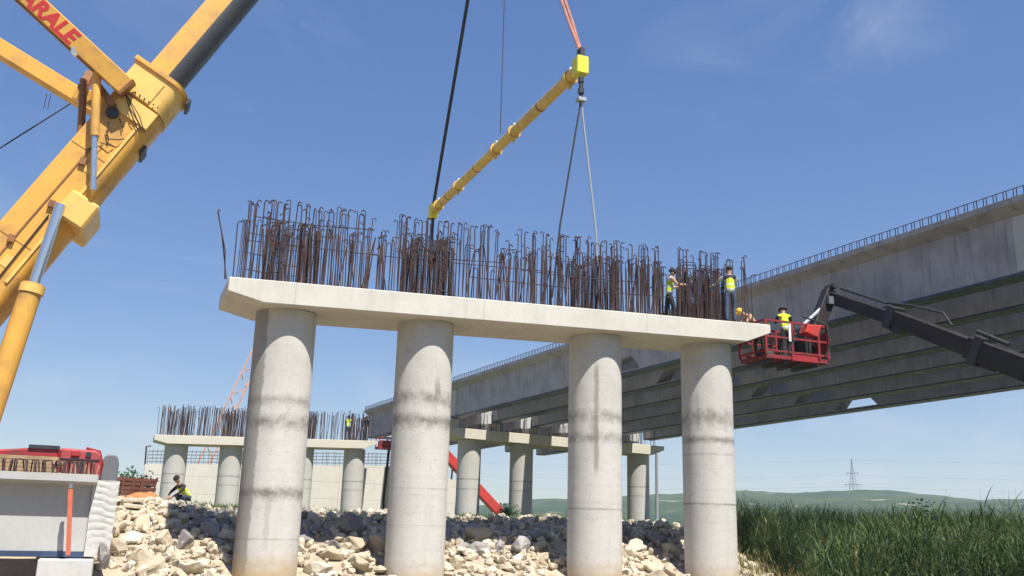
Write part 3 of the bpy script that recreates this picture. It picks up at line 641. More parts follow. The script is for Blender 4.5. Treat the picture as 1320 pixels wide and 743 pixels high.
def reed_place(r2):
    x, y = r2.uniform(6.5, 46), r2.uniform(-21, 30)
    d = math.hypot(x + 3.4, y + 23.8); az_ = math.degrees(math.atan2(x + 3.4, y + 23.8))
    if d < 16.5 or az_ < 35.2 or az_ > 57 or d > 56: return None
    edge = 14.9 + .8 * noise.noise((y * .4, 0, 0)) if y > -4.3 else (13.6 - 1.35 * (-4.3 - y) if y > -9 else 7)
    if x < edge or (d < 25 and az_ < 39.2 + 1.2 * noise.noise((d * .6, 0, 4))): return None
    if y > 16 and x < 22: return None
    if d > 32 and r2.random() < .35: return None
    hs = .93 + .012 * max(0, d - 18) + .22 * noise.noise((x * .32, y * .32, 5)) + .08 * noise.noise((x * .9, y * .9, 8))
    hs *= .85 + .15 * sst(edge, edge + 3.0, x)
    return x, y, hs
blades('reed_bed', 10500, reed_place, 2.42, 12, .42, .021, MT['reed'], 'dense bed of tall green reeds right of the pier, under the girders', 'reeds')
for k, (x, y, h_, r_, n_, lab) in enumerate(((16.6, -9.0, 2.0, 1.0, 4200, 'dark round bush in the reeds near the right edge'), (18.2, -2.0, 2.2, 1.0, 4200, 'dark bush in the reeds below the power pylon'), (13.9, -10.2, 1.3, .8, 2600, 'low dark bush at the front of the reeds, lower right'))):
    tree('bush', lab, (x, y, gz(x, y)), h_, r_, n_, 20 + k, MT['bushleaf'], (.03, .075))['category'] = 'bush'
def dry_place(r2):
    q = reed_place(r2)
    if q is None or noise.noise((q[0] * .5, q[1] * .5, 11)) < .05: return None
    return q[0], q[1], q[2] * .9
blades('dry_reeds', 500, dry_place, 2.3, 6, .4, .026, m_leaf('dry_reed_leaf', (.24, .21, .09), (.15, .17, .06), (.33, .28, .15), 1), 'scattered yellowing dry reeds mixed into the green reed bed', 'reeds', .6, 12)
def grass_place(r2):
    q = r2.random()
    if q < .3: x, y = r2.uniform(-2, 13.5), r2.uniform(38, 49)
    elif q < .62: x, y = r2.uniform(14.5, 31), r2.uniform(30, 37)
    elif q < .85: x, y = r2.uniform(-1.5, 14), r2.uniform(5.6, 10)
    else: x, y = r2.uniform(5, 32), r2.uniform(12, 30)
    if noise.noise((x * .5, y * .5, 2)) < -.05: return None
    return x, y, .75 + .8 * max(0, noise.noise((x * .7, y * .7, 9)))
blades('grass', 14000, grass_place, .3, 2, .42, .03, MT['grass'], 'green grass tufts growing on top of the embankment around the rear piers', 'grass', .5, 8)
# weeds at the foot of the bank (dry, yellowish)
def weed_place(r2):
    x, y = r2.uniform(13.3, 15.8), r2.uniform(-6, 3)
    return x, y, r2.uniform(.5, 1)
blades('dry_weeds', 260, weed_place, .8, 5, .4, .02, m_leaf('dry_weed', (.25, .20, .07), (.16, .19, .06), (.33, .24, .09), 1), 'dry yellowish weeds along the foot of the rock bank beside the reeds', 'weeds', .5, 5)

tree('tree', 'small leafy green tree showing above the beam end at far left', (-2.55, 45.5, gz(-2.5, 45.5)), 3.05, 1.0, 420, 4, MT['leaf'])
tree('bush', 'dark bush beside the base of the second column of the rear right pier', (19.0, 31.6, gz(19, 31.6)), 1.0, .7, 900, 9, MT['leaf'], (.05, .1))
bpy.data.objects['bush']['category'] = 'bush'

# ---------------------------------------------------------------- precast beam on the ground at left
pb = thing('precast_beam', 'precast concrete beam resting on blocks in the bottom left corner with blue steel underside', 'concrete beam', (-4.0, -1.0, .8))
b = MB().bb((-15, -1.0, .98), (-3.955, -.28, 2.42)); b.build('web', MT['girder_pale'], pb)
MB().prism([(-1.42, 2.58), (-1.42, 2.425), (-1.0, 2.36), (-.28, 2.36), (.14, 2.425), (.14, 2.58)], 0, -15, -3.87).build('top_flange', MT['girder_pale'], pb)
bpl = MB().bb((-15, -1.03, .86), (-3.8, -.25, .978)); bpl.build('soffit_plate', MT['blue'], pb)
# ribbed keyed end block
eb = MB(); V_, F_ = [], []; NU, NV = 14, 150
for j in range(NV + 1):
    for i in range(NU + 1):
        u, w = i / NU, j / NV; z = .88 + 1.6 * w
        ph = (z + .05 * math.sin(u * 4.2 + z * 2.1) + .03 * noise.noise((u * 3, z * 3, 2))) / .155
        rib = (1 - abs(math.sin(math.pi * ph)) ** .6) * sst(.95, 1.45, z) * (.65 + .5 * noise.noise((u * 2, z * 4, 7)))
        V_.append((-3.95 + (.53 - .04 * (1 - w)) * u, -1.07 + .018 * rib + .01 * noise.noise((u * 9, z * 9, 1)), z))
for j in range(NV):
    for i in range(NU): k = j * (NU + 1) + i; F_.append((k, k + 1, k + NU + 2, k + NU + 1))
eb.add(V_, F_); eb.build('ribbed_face', MT['slab'], pb, smooth='all')
MB().prism([(-3.945, .885), (-3.465, .885), (-3.425, 2.475), (-3.945, 2.475)], 1, -1.008, -.25).build('end_block', MT['slab'], pb)
MB().beam((-4.36, -1.5, 2.26), (-4.24, -1.5, .92), .09, .09, (0, 1, 0)).build('lashing_post', MT['orangeprop'], pb)
MB().beam((-4.37, -1.46, 2.36), (-4.36, -1.5, 2.26), .07, .07, (0, 1, 0)).build('lashing_head', MT['darksteel'], pb)
STIR2 = mk(MB().tube([(0, -.22, 0), (0, -.22, .26), (0, -.17, .30), (0, .17, .30), (0, .22, .26), (0, .22, 0)], .018, 5), 'stirrup', MT['rust2'])
x = -9.5
while x < -3.95:
    link('stirrup', STIR2, pb, (x + 4.0, .36 + rnd.uniform(-.06, .06), 2.57 - .8), (0, rnd.gauss(0, .12), rnd.uniform(-.4, .4))); x += .11
o = link('boulder', GREY_SHADE_ROCKS[4], None, (-3.55, -1.35, .95), (.4, 1.2, .5)); o.scale = (.75, .42, .42); tag(o, 'dark grey stone added for the shadow at the foot of the ribbed beam end', 'boulder')  # stone added where the beam end only casts its shadow
bl = thing('concrete_block', 'white concrete block under the beam at bottom left', 'concrete block', (-4.25, -1.0, gz(-4.25, -1.0)))
MB().bb((-4.78, -1.7, gz(-4.25, -1) - .3), (-3.74, -.3, .835)).build('block', MT['slab'], bl, bevel=.015)
dk = thing('dark_earth_heap', 'dark heap of soil and roots below the beam at bottom left', 'soil heap', (-5.4, -2.4, gz(-5.4, -2.4)))
def heap(name, parent, c, rx, ry, hh, seed, mat, smooth=True):
    V, F = [], []; n = 26
    for j in range(n + 1):
        for i in range(n + 1):
            u, w = (i / n) * 2 - 1, (j / n) * 2 - 1; d = min(1, math.hypot(u, w)); x, y = c[0] + u * rx, c[1] + w * ry
            z = c[2] + hh * (1 - sst(0, 1, d)) * (1 + .5 * noise.noise((x * 1.3, y * 1.3, seed))) + .12 * noise.noise((x * 4, y * 4, seed)) * (1 - d) + .06 * noise.noise((x * 11, y * 11, seed)) * (1 - d) - .15 * d
            V.append((x - wloc(parent).x, y - wloc(parent).y, z - wloc(parent).z))
    F = [(j * (n + 1) + i, j * (n + 1) + i + 1, (j + 1) * (n + 1) + i + 1, (j + 1) * (n + 1) + i) for j in range(n) for i in range(n)]
    return link(name, npmesh(name, V, F, mat, smooth), parent)
heap('soil', dk, (-5.6, -2.3, gz(-5.4, -2.4)), 1.1, .9, .75, 3, MT['darkearth'], False)
# red machine, timber and tank seen over the beam
rm = thing('red_machine', 'long red machine body with a round opening seen above the beam at left', 'machine', (-6, 3, .9))
MB().prism([(-10, 2.5), (-10, 3.32), (-6.2, 3.24), (-5.3, 3.35), (-4.9, 3.35), (-4.9, 2.5)], 1, 2.4, 4.0).build('body', MT['red'], rm, bevel=.04)
for k in range(5): MB().bb((-4.75 + .09 * k, 2.17, 2.72), (-4.70 + .09 * k, 2.199, 3.0)).build('grille_slot', MT['darksteel'], rm)
MB().bb((-4.86, 2.172, 3.06), (-3.95, 2.198, 3.09)).build('trim_strip', MT['darksteel'], rm)
MB().bb((-4.62, 2.16, 3.15), (-4.42, 2.198, 3.28)).build('hatch', MT['red'], rm, bevel=.01)
MB().prism([(-4.88, 2.6), (-4.88, 3.34), (-4.02, 3.31), (-3.92, 3.2), (-3.9, 2.6)], 1, 2.2, 3.9).build('engine_hood', MT['hoodred'], rm, bevel=.05)
MB().tube([(-4.22, 2.17, 3.2), (-4.22, 2.26, 3.2)], .07, 16).build('round_opening', MT['darksteel'], rm)
MB().bb((-10, 2.5, 2.15), (-4.0, 3.9, 2.48)).build('chassis', MT['darksteel'], rm)
MB().bb((-5.6, 2.35, 3.30), (-4.92, 2.9, 3.39)).build('black_cover', MT['darksteel'], rm)
for xq in (-9.2, -7.6, -4.6): MB().tube([(xq, 2.3, 1.62 + .0), (xq, 2.65, 1.62)], .52, 24).build('wheel', MT['rubber'], rm)
MB().tube([(-3.95, 2.5, 2.65), (-3.88, 2.4, 3.0), (-3.98, 2.4, 3.3), (-4.3, 2.4, 3.37)], .035, 6).build('guard_rail', MT['red'], rm)
for k in range(6): MB().tube([(-4.75 + k * .15, 2.15, 2.6), (-4.8 + k * .15 + .1 * (k % 2), 2.15, 2.95)], .025, 6).build('bracket', MT['pinksling'], rm)
tb = thing('timber_stack', 'stack of sawn timber boards lying along the red machine behind the stirrups', 'timber', (-6.2, 1.6, 2.0))
for k in range(5):
    o = MB().bb((-9 + .2 * (k % 2), 1.2 + .02 * k, 2.62 + .09 * k), (-4.72 - .12 * (k % 3), 1.9, 2.70 + .09 * k)).build('board', MT['timber'], tb)
for xq in (-8.5, -6.8, -5.2): MB().bb((xq, 1.25, 1.7), (xq + .15, 1.85, 2.615)).build('trestle', MT['timber'], tb)
tk = thing('grey_tank', 'upright grey rounded tank beside the red machine above the beam end', 'tank', (-3.72, 3.0, 2.0))
MB().sweep((-3.70, 2.7, 2.45), (-3.70, 3.4, 2.45), [(-.2, 0), (.2, 0), (.2, .6), (.16, .76), (.08, .81), (-.06, .81), (-.15, .77), (-.2, .62)]).build('tank', MT['greytank'], tk, bevel=.03)
MB().bb((-3.9, 2.7, gz(-3.7, 3) - .1), (-3.5, 3.4, 2.44)).build('stand', MT['darksteel'], tk)
# excavated earth and rusty panels behind the beam end
eh = thing('earth_heap', 'orange excavated earth heap behind the ribbed beam end', 'earth heap', (-2.6, 13, gz(-2.6, 13)))
heap('earth', eh, (-2.75, 11.0, 1.98), 2.0, 1.3, .60, 6, MT['earth'])
rpn = thing('rusty_panels', 'stack of dark rusty formwork panels behind the orange earth', 'formwork panels', (-3.2, 18, 1.9))
for k in range(6): MB().box((-3.45 + .03 * k, 18 + .02 * k, 2.35 + .17 * k), (2.6 - .1 * (k % 3), 1.2, .13), Matrix.Rotation(.02 * (k % 2), 3, 'Y')).build('panel', MT['rustpanel'], rpn)
for k in range(5):
    o = MB().beam((-3.3 + .25 * k, 17.3, 1.9), (-3.2 + .25 * k + rnd.uniform(-.2, .2), 17.38, 3.3), .07, .05).build('batten', MT['rustpanel'], rpn)
fs = thing('flat_stone_stack', 'short stack of thin pale stones just right of the ribbed beam end', 'stones', (-3.1, 4.0, 1.7))
for k in range(5): MB().box((-3.02 + rnd.uniform(-.04, .04), 4.0, 1.52 + .16 * k), (.55, .5, .11), Matrix.Rotation(rnd.uniform(-.08, .08), 3, 'Y')).build('stone', MT['rock'], fs, bevel=.02)
# green bag
gb = link('plastic_bag', rock_mesh(77, MT['green'], (.8, .6, 1)), None, (5.05, -2.2, gz(5.05, -2.2) + .25), (.3, .2, .4)); gb.scale = (.36, .34, .42); tag(gb, 'crumpled green plastic bag on the rocks right of the second column', 'plastic bag')

# ---------------------------------------------------------------- yellow crane at left
cr = thing('mobile_crane', 'huge yellow mobile crane boom with two side masts rising from the left edge', 'crane', (-11.5, 3, .3))
def boomprof(w, hside, hround, seg=12):
    p = [(w / 2, hround + hside), (-w / 2, hround + hside), (-w / 2, hround)]
    for k in range(1, seg): a = math.pi + math.pi * k / seg; p.append((w / 2 * math.cos(a), hround + hround * math.sin(a)))
    return p + [(w / 2, hround)]
BD = Vector((.476, 0.0, .8795)).normalized(); BU = Vector((-.8795, 0, .476)).normalized()      # along boom, towards its upper side
HR = .37
O = Vector((-4.05, 3.05, 14.42)) - BU * (1.10 + HR) - BD * .55                                                   # lower-side line at the collar
def bp(s, u=0.0, y=0.0): return O + BD * s + BU * u + Vector((0, y, 0))
MB().sweep(bp(-14.5), bp(-.9), boomprof(1.5, 1.1, HR), BU).build('outer_boom', MT['yellow'], cr, smooth=True)
MB().sweep(bp(-.88, -.03), bp(.05, -.03), boomprof(1.6, 1.14, HR + .04), BU).build('collar', MT['paleyellow'], cr, smooth=True)
MB().sweep(bp(.05, -.08), bp(.17, -.08), boomprof(1.74, 1.20, HR + .12), BU).build('collar_ring', MT['yellow'], cr, smooth=True)
pi_ = boomprof(1.16, .56, .44)
ins = MB().sweep(bp(.15, .26), bp(16.5, .26), pi_, BU)
for i, f in enumerate(ins.f):
    if 2 <= i <= 13: ins.m[i] = 1
ins.build('inner_boom', [MT['yellow'], MT['greased']], cr, smooth=True)
MB().beam(bp(16.5, .8), bp(17.7, .8), 1.3, 1.5, BU).build('boom_head', MT['yellow'], cr, bevel=.05)
# side panels, ribs, brackets
MB().beam(bp(-.85, .8, -.815), bp(-.1, .8, -.815), .04, .5, BU).build('collar_panel', MT['paleyellow'], cr)
MB().beam(bp(-1.5, .72, -.79), bp(-.95, .72, -.79), .06, 1.1, BU).build('side_plate', MT['paleyellow'], cr, bevel=.015)
MB().beam(bp(-6.9, HR + .03, -.77), bp(-1.4, HR + .03, -.77), .05, .07, BU).build('edge_rib', MT['paleyellow'], cr)
MB().beam(bp(-12, .95, -.765), bp(-2.6, .95, -.765), .03, .04, BU).build('hose_rail', MT['brownsteel'], cr)
for s_, u_, L_ in ((-2.0, -.01, .25), (-.02, -.12, .18), (-6.6, 1.5, .2), (-3.6, 1.5, .2)): MB().beam(bp(s_, u_), bp(s_ + L_, u_), .8, .08, BU).build('lug', MT['darksteel'], cr)
MB().sweep(bp(-4.8, .0), bp(-4.0, .0), [(-.95, -.22), (.95, -.22), (.95, .6), (-.95, .6)], BU).build('cylinder_bracket', MT['paleyellow'], cr, bevel=.06)
for s_, u_ in ((-4.7, .75), (-7.4, .95), (-3.3, .85), (-9, .95), (-6, .95)):
    MB().beam(bp(s_, u_, -.80), bp(s_ + .18, u_ + .06, -.80), .1, .16, BU).build('fitting', MT['brownsteel'], cr)
for k in range(7):                                                                         # hydraulic hoses on the side plate
    a0, a1 = rnd.uniform(-2.8, -1.7), rnd.uniform(-3.0, -1.6)
    MB().tube([bp(a0, .45 + .08 * k, -.79), bp((a0 + a1) / 2, .55 + .07 * k, -.86), bp(a1, .8 + .05 * k, -.8)], .014, 6).build('hose', MT['cable'], cr)
for k in range(3): MB().tube([(-4.55 + .06 * k, 2.15, 13.0 - .1 * k), (-4.30 + .1 * k, 2.15, 12.35), (-4.05 + .07 * k, 2.22, 11.9)], .013, 6).build('hose', MT['cable'], cr)
for s_ in (-11.5, -9.6, -8.2, -5.9, -2.9): MB().beam(bp(s_, .92, -.752), bp(s_ + .02, .92, -.752), .012, 1.05, BU).build('weld_seam', MT['brownsteel'], cr)
for k in range(9):
    q = bp(-.78 + .0 * k, .30 + .14 * k, -.838); MB().tube([q, q + Vector((0, -.03, 0))], .022, 6).build('bolt', MT['darksteel'], cr)
for s_, u_, w_ in ((-8.9, .7, .35), (-6.6, .72, .22), (-3.4, .66, .2)): MB().beam(bp(s_, u_, -.757), bp(s_ + w_ * 1.4, u_, -.757), .012, w_, BU).build('plate', MT['paleyellow'], cr)
for k in range(6): MB().beam(bp(1.2 + 2.3 * k, .72, -.262), bp(1.23 + 2.3 * k, .72, -.262), .012, .5, BU).build('weld_seam', MT['brownsteel'], cr)
MB().tube([bp(-12, .62, -.78), bp(-7, .60, -.80), bp(-4.9, .66, -.79)], .022, 6).build('hose', MT['cable'], cr)
# lifting cylinder
MB().tube([(-5.68, 2.1, 9.52), (-6.03, 2.1, 7.25)], .135, 20).build('cylinder_rod', MT['chrome'], cr, smooth=True)
MB().tube([(-6.02, 2.1, 7.35), (-6.62, 2.1, 3.3)], .265, 20).build('cylinder_barrel', MT['yellow'], cr, smooth=True)
MB().tube([(-6.02, 2.1, 7.32), (-6.05, 2.1, 7.1)], .30, 20).build('cylinder_gland', MT['paleyellow'], cr, smooth=True)
MB().bb((-6.95, 1.8, 3.2), (-6.34, 2.4, 3.8)).build('cylinder_foot', MT['yellow'], cr)
# two side masts (rear guying) spread up and away to the left
mA0, mA1 = Vector((-4.50, 1.95, 12.99)), Vector((-10.8, 1.6, 17.72))
mB0, mB1 = Vector((-5.30, 4.0, 13.10)), Vector((-11.5, 4.2, 16.15))
MB().beam(mA0, mA1, .46, .50, (0.25, -.2, 1)).build('mast', MT['yellow'], cr, bevel=.02)
MB().beam(mB0, mB1, .45, .46, (0, 0, 1), 0, .45, .44).build('mast', MT['yellow'], cr, bevel=.02)
dA = (mA1 - mA0).normalized()
MB().beam(mA0 - dA * .06, mA0 + dA * .02, .49, .53, (0.25, -.2, 1)).build('mast_end_shade_plate', MT['brownsteel'], cr)  # brown colour puts the shade of the mast's end into the plate
MB().beam(mA0 + dA * 1.0 + Vector((0, .1, -.28)), mA0 + dA * 5.0 + Vector((0, .1, -.30)), .2, .1, (0.25, -.2, 1)).build('mast_cable_tray', MT['brownsteel'], cr)
MB().tube([(-5.62, 2.6, 13.3), (-5.46, 2.6, 11.23)], .10, 8).build('mast_strut', MT['brownsteel'], cr)
MB().beam((-5.5, 3.0, 13.7), (-5.62, 2.6, 13.0), .22, .18).build('mast_bracket', MT['brownsteel'], cr)
MB().tube([(-5.28, 2.0, 13.3), (-5.11, 2.0, 11.5)], .115, 14).build('mast_cylinder', MT['yellow'], cr, smooth=True)
MB().tube([(-5.112, 2.0, 11.52), (-4.96, 2.0, 10.0)], .075, 14).build('mast_cylinder_rod', MT['chrome'], cr, smooth=True)
MB().beam((-5.75, 3.2, 13.1), (-4.6, 2.4, 12.5), .4, .4).build('mast_pivot', MT['yellow'], cr, bevel=.03)
MB().beam((-5.3, 2.4, 13.2), (-4.75, 2.2, 12.5), .25, .18).build('pivot_arm', MT['brownsteel'], cr)
MB().tube([(-4.78, 2.2, 12.35), (-4.78, 2.6, 12.35)], .17, 16).build('pivot_sheave', MT['darksteel'], cr)
MB().tube([(-5.85, 1.9, 13.72), (-5.85, 1.7, 13.68)], .11, 14).build('mast_sheave', MT['chrome'], cr)
MB().tube([(-5.95, 3.6, 12.95), (-7.7, 3.4, 11.0), (-11.0, 3.2, 6.5)], .02, 6).build('guy_rope', MT['cable'], cr)
for k in range(2): MB().tube([(-6.6 + .1 * k, 3.8, 13.2), (-6.62 + .1 * k, 3.8, 12.75)], .012, 5).build('hanging_line', MT['cable'], cr)
# lettering on the near mast
cu = bpy.data.curves.new('lettering', 'FONT'); cu.body = 'MACARALE'; cu.size = .58; cu.extrude = .004; cu.align_x = 'RIGHT'; cu.offset = .022; cu.space_character = 1.0; cu.shear = .1
to = bpy.data.objects.new('lettering_tmp', cu); C.objects.link(to); bpy.context.view_layer.update()
me = bpy.data.meshes.new_from_object(to.evaluated_get(bpy.context.evaluated_depsgraph_get())); bpy.data.objects.remove(to)
me.materials.append(MT['redpaint'])
lt = link('lettering', me, cr)
dirA = (mA1 - mA0).normalized(); upv = Vector((0.25, -.2, 1)); sdv = dirA.cross(upv).normalized(); uu = sdv.cross(dirA)
nrm = sdv if sdv.y < 0 else -sdv
xa = -dirA; za = nrm; ya = za.cross(xa)
if ya.dot(uu) < 0: ya = -ya; 
org = mA0 + dirA * 1.72 + nrm * .2355 - ya * .21
lt.matrix_world = Matrix(((xa.x, ya.x, za.x, org.x), (xa.y, ya.y, za.y, org.y), (xa.z, ya.z, za.z, org.z), (0, 0, 0, 1)))
_mw = lt.matrix_world.copy(); lt.matrix_parent_inverse = Matrix.Identity(4); lt.matrix_basis = Matrix.Translation(-cr.location) @ _mw
# carrier, out of the frame to the left
MB().bb((-17, 1.6, 1.1), (-8.6, 4.5, 1.9)).build('chassis', MT['yellow'], cr, bevel=.05)
MB().bb((-15.5, 1.8, 1.92), (-9.4, 4.3, 3.2)).build('superstructure', MT['yellow'], cr, bevel=.06)
for xq in (-16, -14.2, -12.4, -10.6): 
    for yq in (1.5, 4.2): MB().tube([(xq, yq, .75), (xq, yq + .4, .75)], .7, 24).build('wheel', MT['rubber'], cr, smooth=True)

# ---------------------------------------------------------------- spreader beam with its slings
spn = thing('spreader_beam', 'yellow tubular spreader beam hanging above the front pier', 'spreader beam', (8.33, 7.7, 15.6))
MB().tube([(8.33, .45, 15.62), (8.33, 15.2, 15.62)], .185, 24).build('tube', MT['spread'], spn, smooth=True)
for yq in (1.0, 5.7, 7.5, 11.9, 14.6):
    MB().tube([(8.33, yq - .05, 15.62), (8.33, yq + .05, 15.62)], .25, 24).build('flange', MT['spread'], spn)
    MB().bb((8.29, yq - .06, 15.85), (8.37, yq + .06, 15.96)).build('lug', MT['white'], spn)
    MB().bb((8.3, yq - .08, 15.24), (8.36, yq + .08, 15.4)).build('lug', MT['spread'], spn)
for yq in (3.3, 9.6, 13.2): MB().tube([(8.33, yq - .03, 15.62), (8.33, yq + .03, 15.62)], .20, 24).build('weld_band', MT['brownsteel'], spn)
MB().bb((8.13, .05, 15.35), (8.53, .46, 15.95)).build('end_box', MT['lime'], spn, bevel=.03)
MB().bb((8.15, 15.2, 15.25), (8.51, 15.6, 15.9)).build('end_box', MT['lime'], spn, bevel=.03)
MB().bb((8.26, .1, 15.96), (8.40, .38, 16.25)).build('shackle', MT['darksteel'], spn)
for k, (zq, rq) in enumerate(((15.25, .09), (15.05, .07), (14.88, .1), (14.7, .06))): MB().tube([(8.33, .2, zq), (8.33, .2, zq - .16)], rq, 8).build('chain_link', MT['darksteel'], spn)
MB().bb((8.2, .08, 14.45), (8.46, .32, 14.56)).build('hook_plate', MT['steelrope'], spn)
HK = Vector((7.05, 4.9, 27.6))
def rope(name, label, pts, r, mat, cat='sling', group=None):
    o = MB().tube(pts, r, 7).build(name, mat, None); return tag(o, label, cat, group)
rope('black_sling', 'thick black sling rising from the far end of the spreader beam', [(8.33, 15.4, 15.9), HK + Vector((0, .3, 0))], .075, MT['cable'])
rs = thing('red_sling', 'doubled faded red sling rising from the near end of the spreader beam', 'sling', (8.33, .25, 16.2))
for dx in (-.05, .09): MB().tube([(8.33 + dx * .3, .25, 16.15), Vector((8.33, .25, 16.2)).lerp(HK, .12) + Vector((dx, 0, 0)), HK + Vector((dx, -.3, 0))], .048, 7).build('strand', MT['pinksling'], rs)
rope('tag_line', 'thin dark line hanging straight down onto the middle of the spreader beam', [(8.33, 7.1, 16.1), (8.33, 7.1, 24.8)], .016, MT['cable'], 'line')
rope('wire_sling', 'dark wire sling from the beam end down to the left into the rebar', [(8.33, .2, 14.5), (7.73, .3, 10.42), (7.55, .4, 8.2)], .028, MT['cable'])
rope('wire_sling', 'bright steel wire sling from the beam end down to the right into the rebar', [(8.33, .2, 14.5), (8.91, .3, 10.42), (9.05, .4, 8.2)], .030, MT['steelrope'])
rope('chain_sling', 'short dark chain dropping from the far end of the spreader beam behind the rebar', [(8.33, 15.4, 15.3), (8.33, 15.4, 11.2)], .07, MT['cable'])
hk = thing('hook_block', 'yellow crane hook block high above the spreader beam', 'hook block', HK)
MB().bb(HK + Vector((-.35, -.3, .2)), HK + Vector((.35, .3, 1.4))).build('block', MT['lime'], hk, bevel=.05)
MB().tube([HK + Vector((0, 0, .2)), HK + Vector((.12, 0, -.1)), HK + Vector((0, 0, -.32)), HK + Vector((-.15, 0, -.15))], .07, 8).build('hook', MT['darksteel'], hk)
MB().tube([HK + Vector((0, 0, 1.4)), HK + Vector((-1.5, -1, 8))], .03, 6).build('rope', MT['cable'], hk)

# ---------------------------------------------------------------- boom lift
bl_ = thing('boom_lift', 'black articulated boom lift holding a red basket at the right end of the cap', 'boom lift', (19.6, -14, .2))
J = Vector((17.55, .05, 9.35)); K2 = Vector((19.1, -12.5, 2.75))
dJ = (K2 - J); 
def al(f): return J + dJ * f
MB().beam(J + Vector((-.1, .2, .0)), al(.22), .36, .40).build('boom_section', MT['boomblack'], bl_, bevel=.03)
MB().beam(al(.16), al(.40), .44, .50).build('boom_section', MT['boomblack'], bl_, bevel=.03)
MB().beam(al(.37), al(1.0), .54, .62).build('boom_section', MT['boomblack'], bl_, bevel=.03)
for f, w in ((.165, .52), (.385, .64)): MB().beam(al(f), al(f + .02), w, w + .18).build('section_collar', MT['darksteel'], bl_, bevel=.02)
for f in (.172, .395): MB().beam(al(f) + Vector((0, 0, -.36)), al(f + .025) + Vector((0, 0, -.36)), .3, .14).build('wear_block', MT['darksteel'], bl_)
MB().tube([al(.02) + Vector((0, 0, .33)), al(.16) + Vector((0, 0, .40))], .045, 8).build('hydraulic_line', MT['darksteel'], bl_)
MB().tube([al(.16) + Vector((0, 0, .42)), al(.23) + Vector((0, 0, .62)), al(.31) + Vector((0, 0, .74)), al(.33) + Vector((0, 0, .45))], .035, 8).build('hose', MT['cable'], bl_)
MB().tube([al(.39) + Vector((0, 0, .55)), al(.46) + Vector((0, 0, .50))], .06, 8).build('hose', MT['cable'], bl_)
MB().tube([J + Vector((-.1, .25, .28)), J + Vector((-.1, -.2, .30))], .11, 12).build('knuckle_pin', MT['darksteel'], bl_)
JE = Vector((16.55, .1, 7.75))
MB().beam(J + Vector((-.05, .15, .18)), JE, .36, .42, (1, 0, 0)).build('jib', MT['boomblack'], bl_, bevel=.03)
MB().tube([J + Vector((-.35, 0, -.3)), JE + Vector((-.28, 0, .5))], .06, 10).build('jib_cylinder', MT['steelrope'], bl_)
MB().bb(J + Vector((-.42, -.2, -.35)), J + Vector((-.2, .25, -.1))).build('jib_light', MT['greytank'], bl_)
MB().beam(JE + Vector((-.2, 0, .3)), JE + Vector((-.1, 0, -.75)), .5, .4, (0, 1, 0)).build('basket_mount', MT['darksteel'], bl_, bevel=.02)
BX0, BX1, BY0, BY1, BZ = 14.12, 16.45, -.75, .55, 6.98
bk = MB()
bk.bb((BX0, BY0, BZ - .12), (BX1, BY1, BZ)); fl = bk.build('basket', MT['basketred'], bl_, bevel=.01)
for (x, y) in ((BX0, BY0), (BX1, BY0), (BX0, BY1), (BX1, BY1), (15.1, BY0), (16.1, BY0), (15.5, BY1)):
    MB().bb((x - .035, y - .035, BZ), (x + .035, y + .035, BZ + 1.08)).build('post', MT['basketred'], fl)
for zq in (.12, .55, 1.05):
    for y in (BY0, BY1): MB().bb((BX0 + .04, y - .028, BZ + zq - .03), (BX1 - .04, y + .028, BZ + zq + .03)).build('rail', MT['basketred'], fl)
    for x in (BX0, BX1): MB().bb((x - .028, BY0 + .04, BZ + zq - .03), (x + .028, BY1 - .04, BZ + zq + .03)).build('rail', MT['basketred'], fl)
MB().bb((15.05, BY0 - .04, BZ - .13), (16.0, BY0 + .03, BZ + .06)).build('step', MT['red'], fl)
MB().prism([(15.6, BZ + .80), (15.7, BZ + 1.05), (16.25, BZ + 1.08), (16.05, BZ + .68)], 1, BY0 - .05, BY0 + .3).build('control_panel', MT['brightred'], fl, bevel=.02)
for k in range(4): MB().bb((14.3 + .55 * k, BY0 + .1, BZ - .24), (14.42 + .55 * k, BY1 - .1, BZ - .125)).build('floor_bearer', MT['darksteel'], fl)
MB().bb((16.49, -.7, BZ + .1), (16.53, .5, BZ + .9)).build('side_plate', MT['basketred'], fl)
for x in (14.6, 15.3, 15.8): MB().bb((x - .02, BY1 - .02, BZ + .02), (x + .02, BY1 + .02, BZ + 1.03)).build('post', MT['basketred'], fl)
MB().bb((15.55, BY1 - .1, BZ + .1), (16.3, BY1 - .04, BZ + .8)).build('back_panel', MT['darksteel'], fl)
MB().tube([(16.3, BY0 - .05, BZ + .1), (16.46, BY0 - .12, BZ + .5), (16.4, BY0 - .06, BZ + 1.1), (16.2, .0, BZ + 1.5)], .03, 6).build('cable', MT['cable'], fl)
MB().tube([(15.2, BY0 - .05, BZ + 1.0), (15.05, BY0 - .08, BZ + .4), (14.9, BY0 - .06, BZ + .1)], .02, 6).build('cable', MT['cable'], fl)
MB().bb((14.95, BY0 - .06, BZ + .45), (15.03, BY0 - .03, BZ + 1.0)).build('placard', MT['white'], fl)
tl = thing('tool_bag', 'dark tool bag lying on the floor of the red basket', 'tool bag', (14.8, .2, BZ))
MB().sweep((14.55, .15, BZ + .01), (15.0, .15, BZ + .01), [(-.14, 0), (.14, 0), (.15, .2), (.08, .32), (-.08, .32), (-.15, .2)]).build('bag', MT['darksteel'], tl, bevel=.02)
MB().tube([(14.65, .15, BZ + .33), (14.7, .15, BZ + .45), (14.85, .15, BZ + .45), (14.9, .15, BZ + .33)], .015, 6).build('handle', MT['cable'], tl)
MB().bb((18.2, -17.5, .75), (20.4, -13, 1.5)).build('chassis', MT['red'], bl_, bevel=.04)
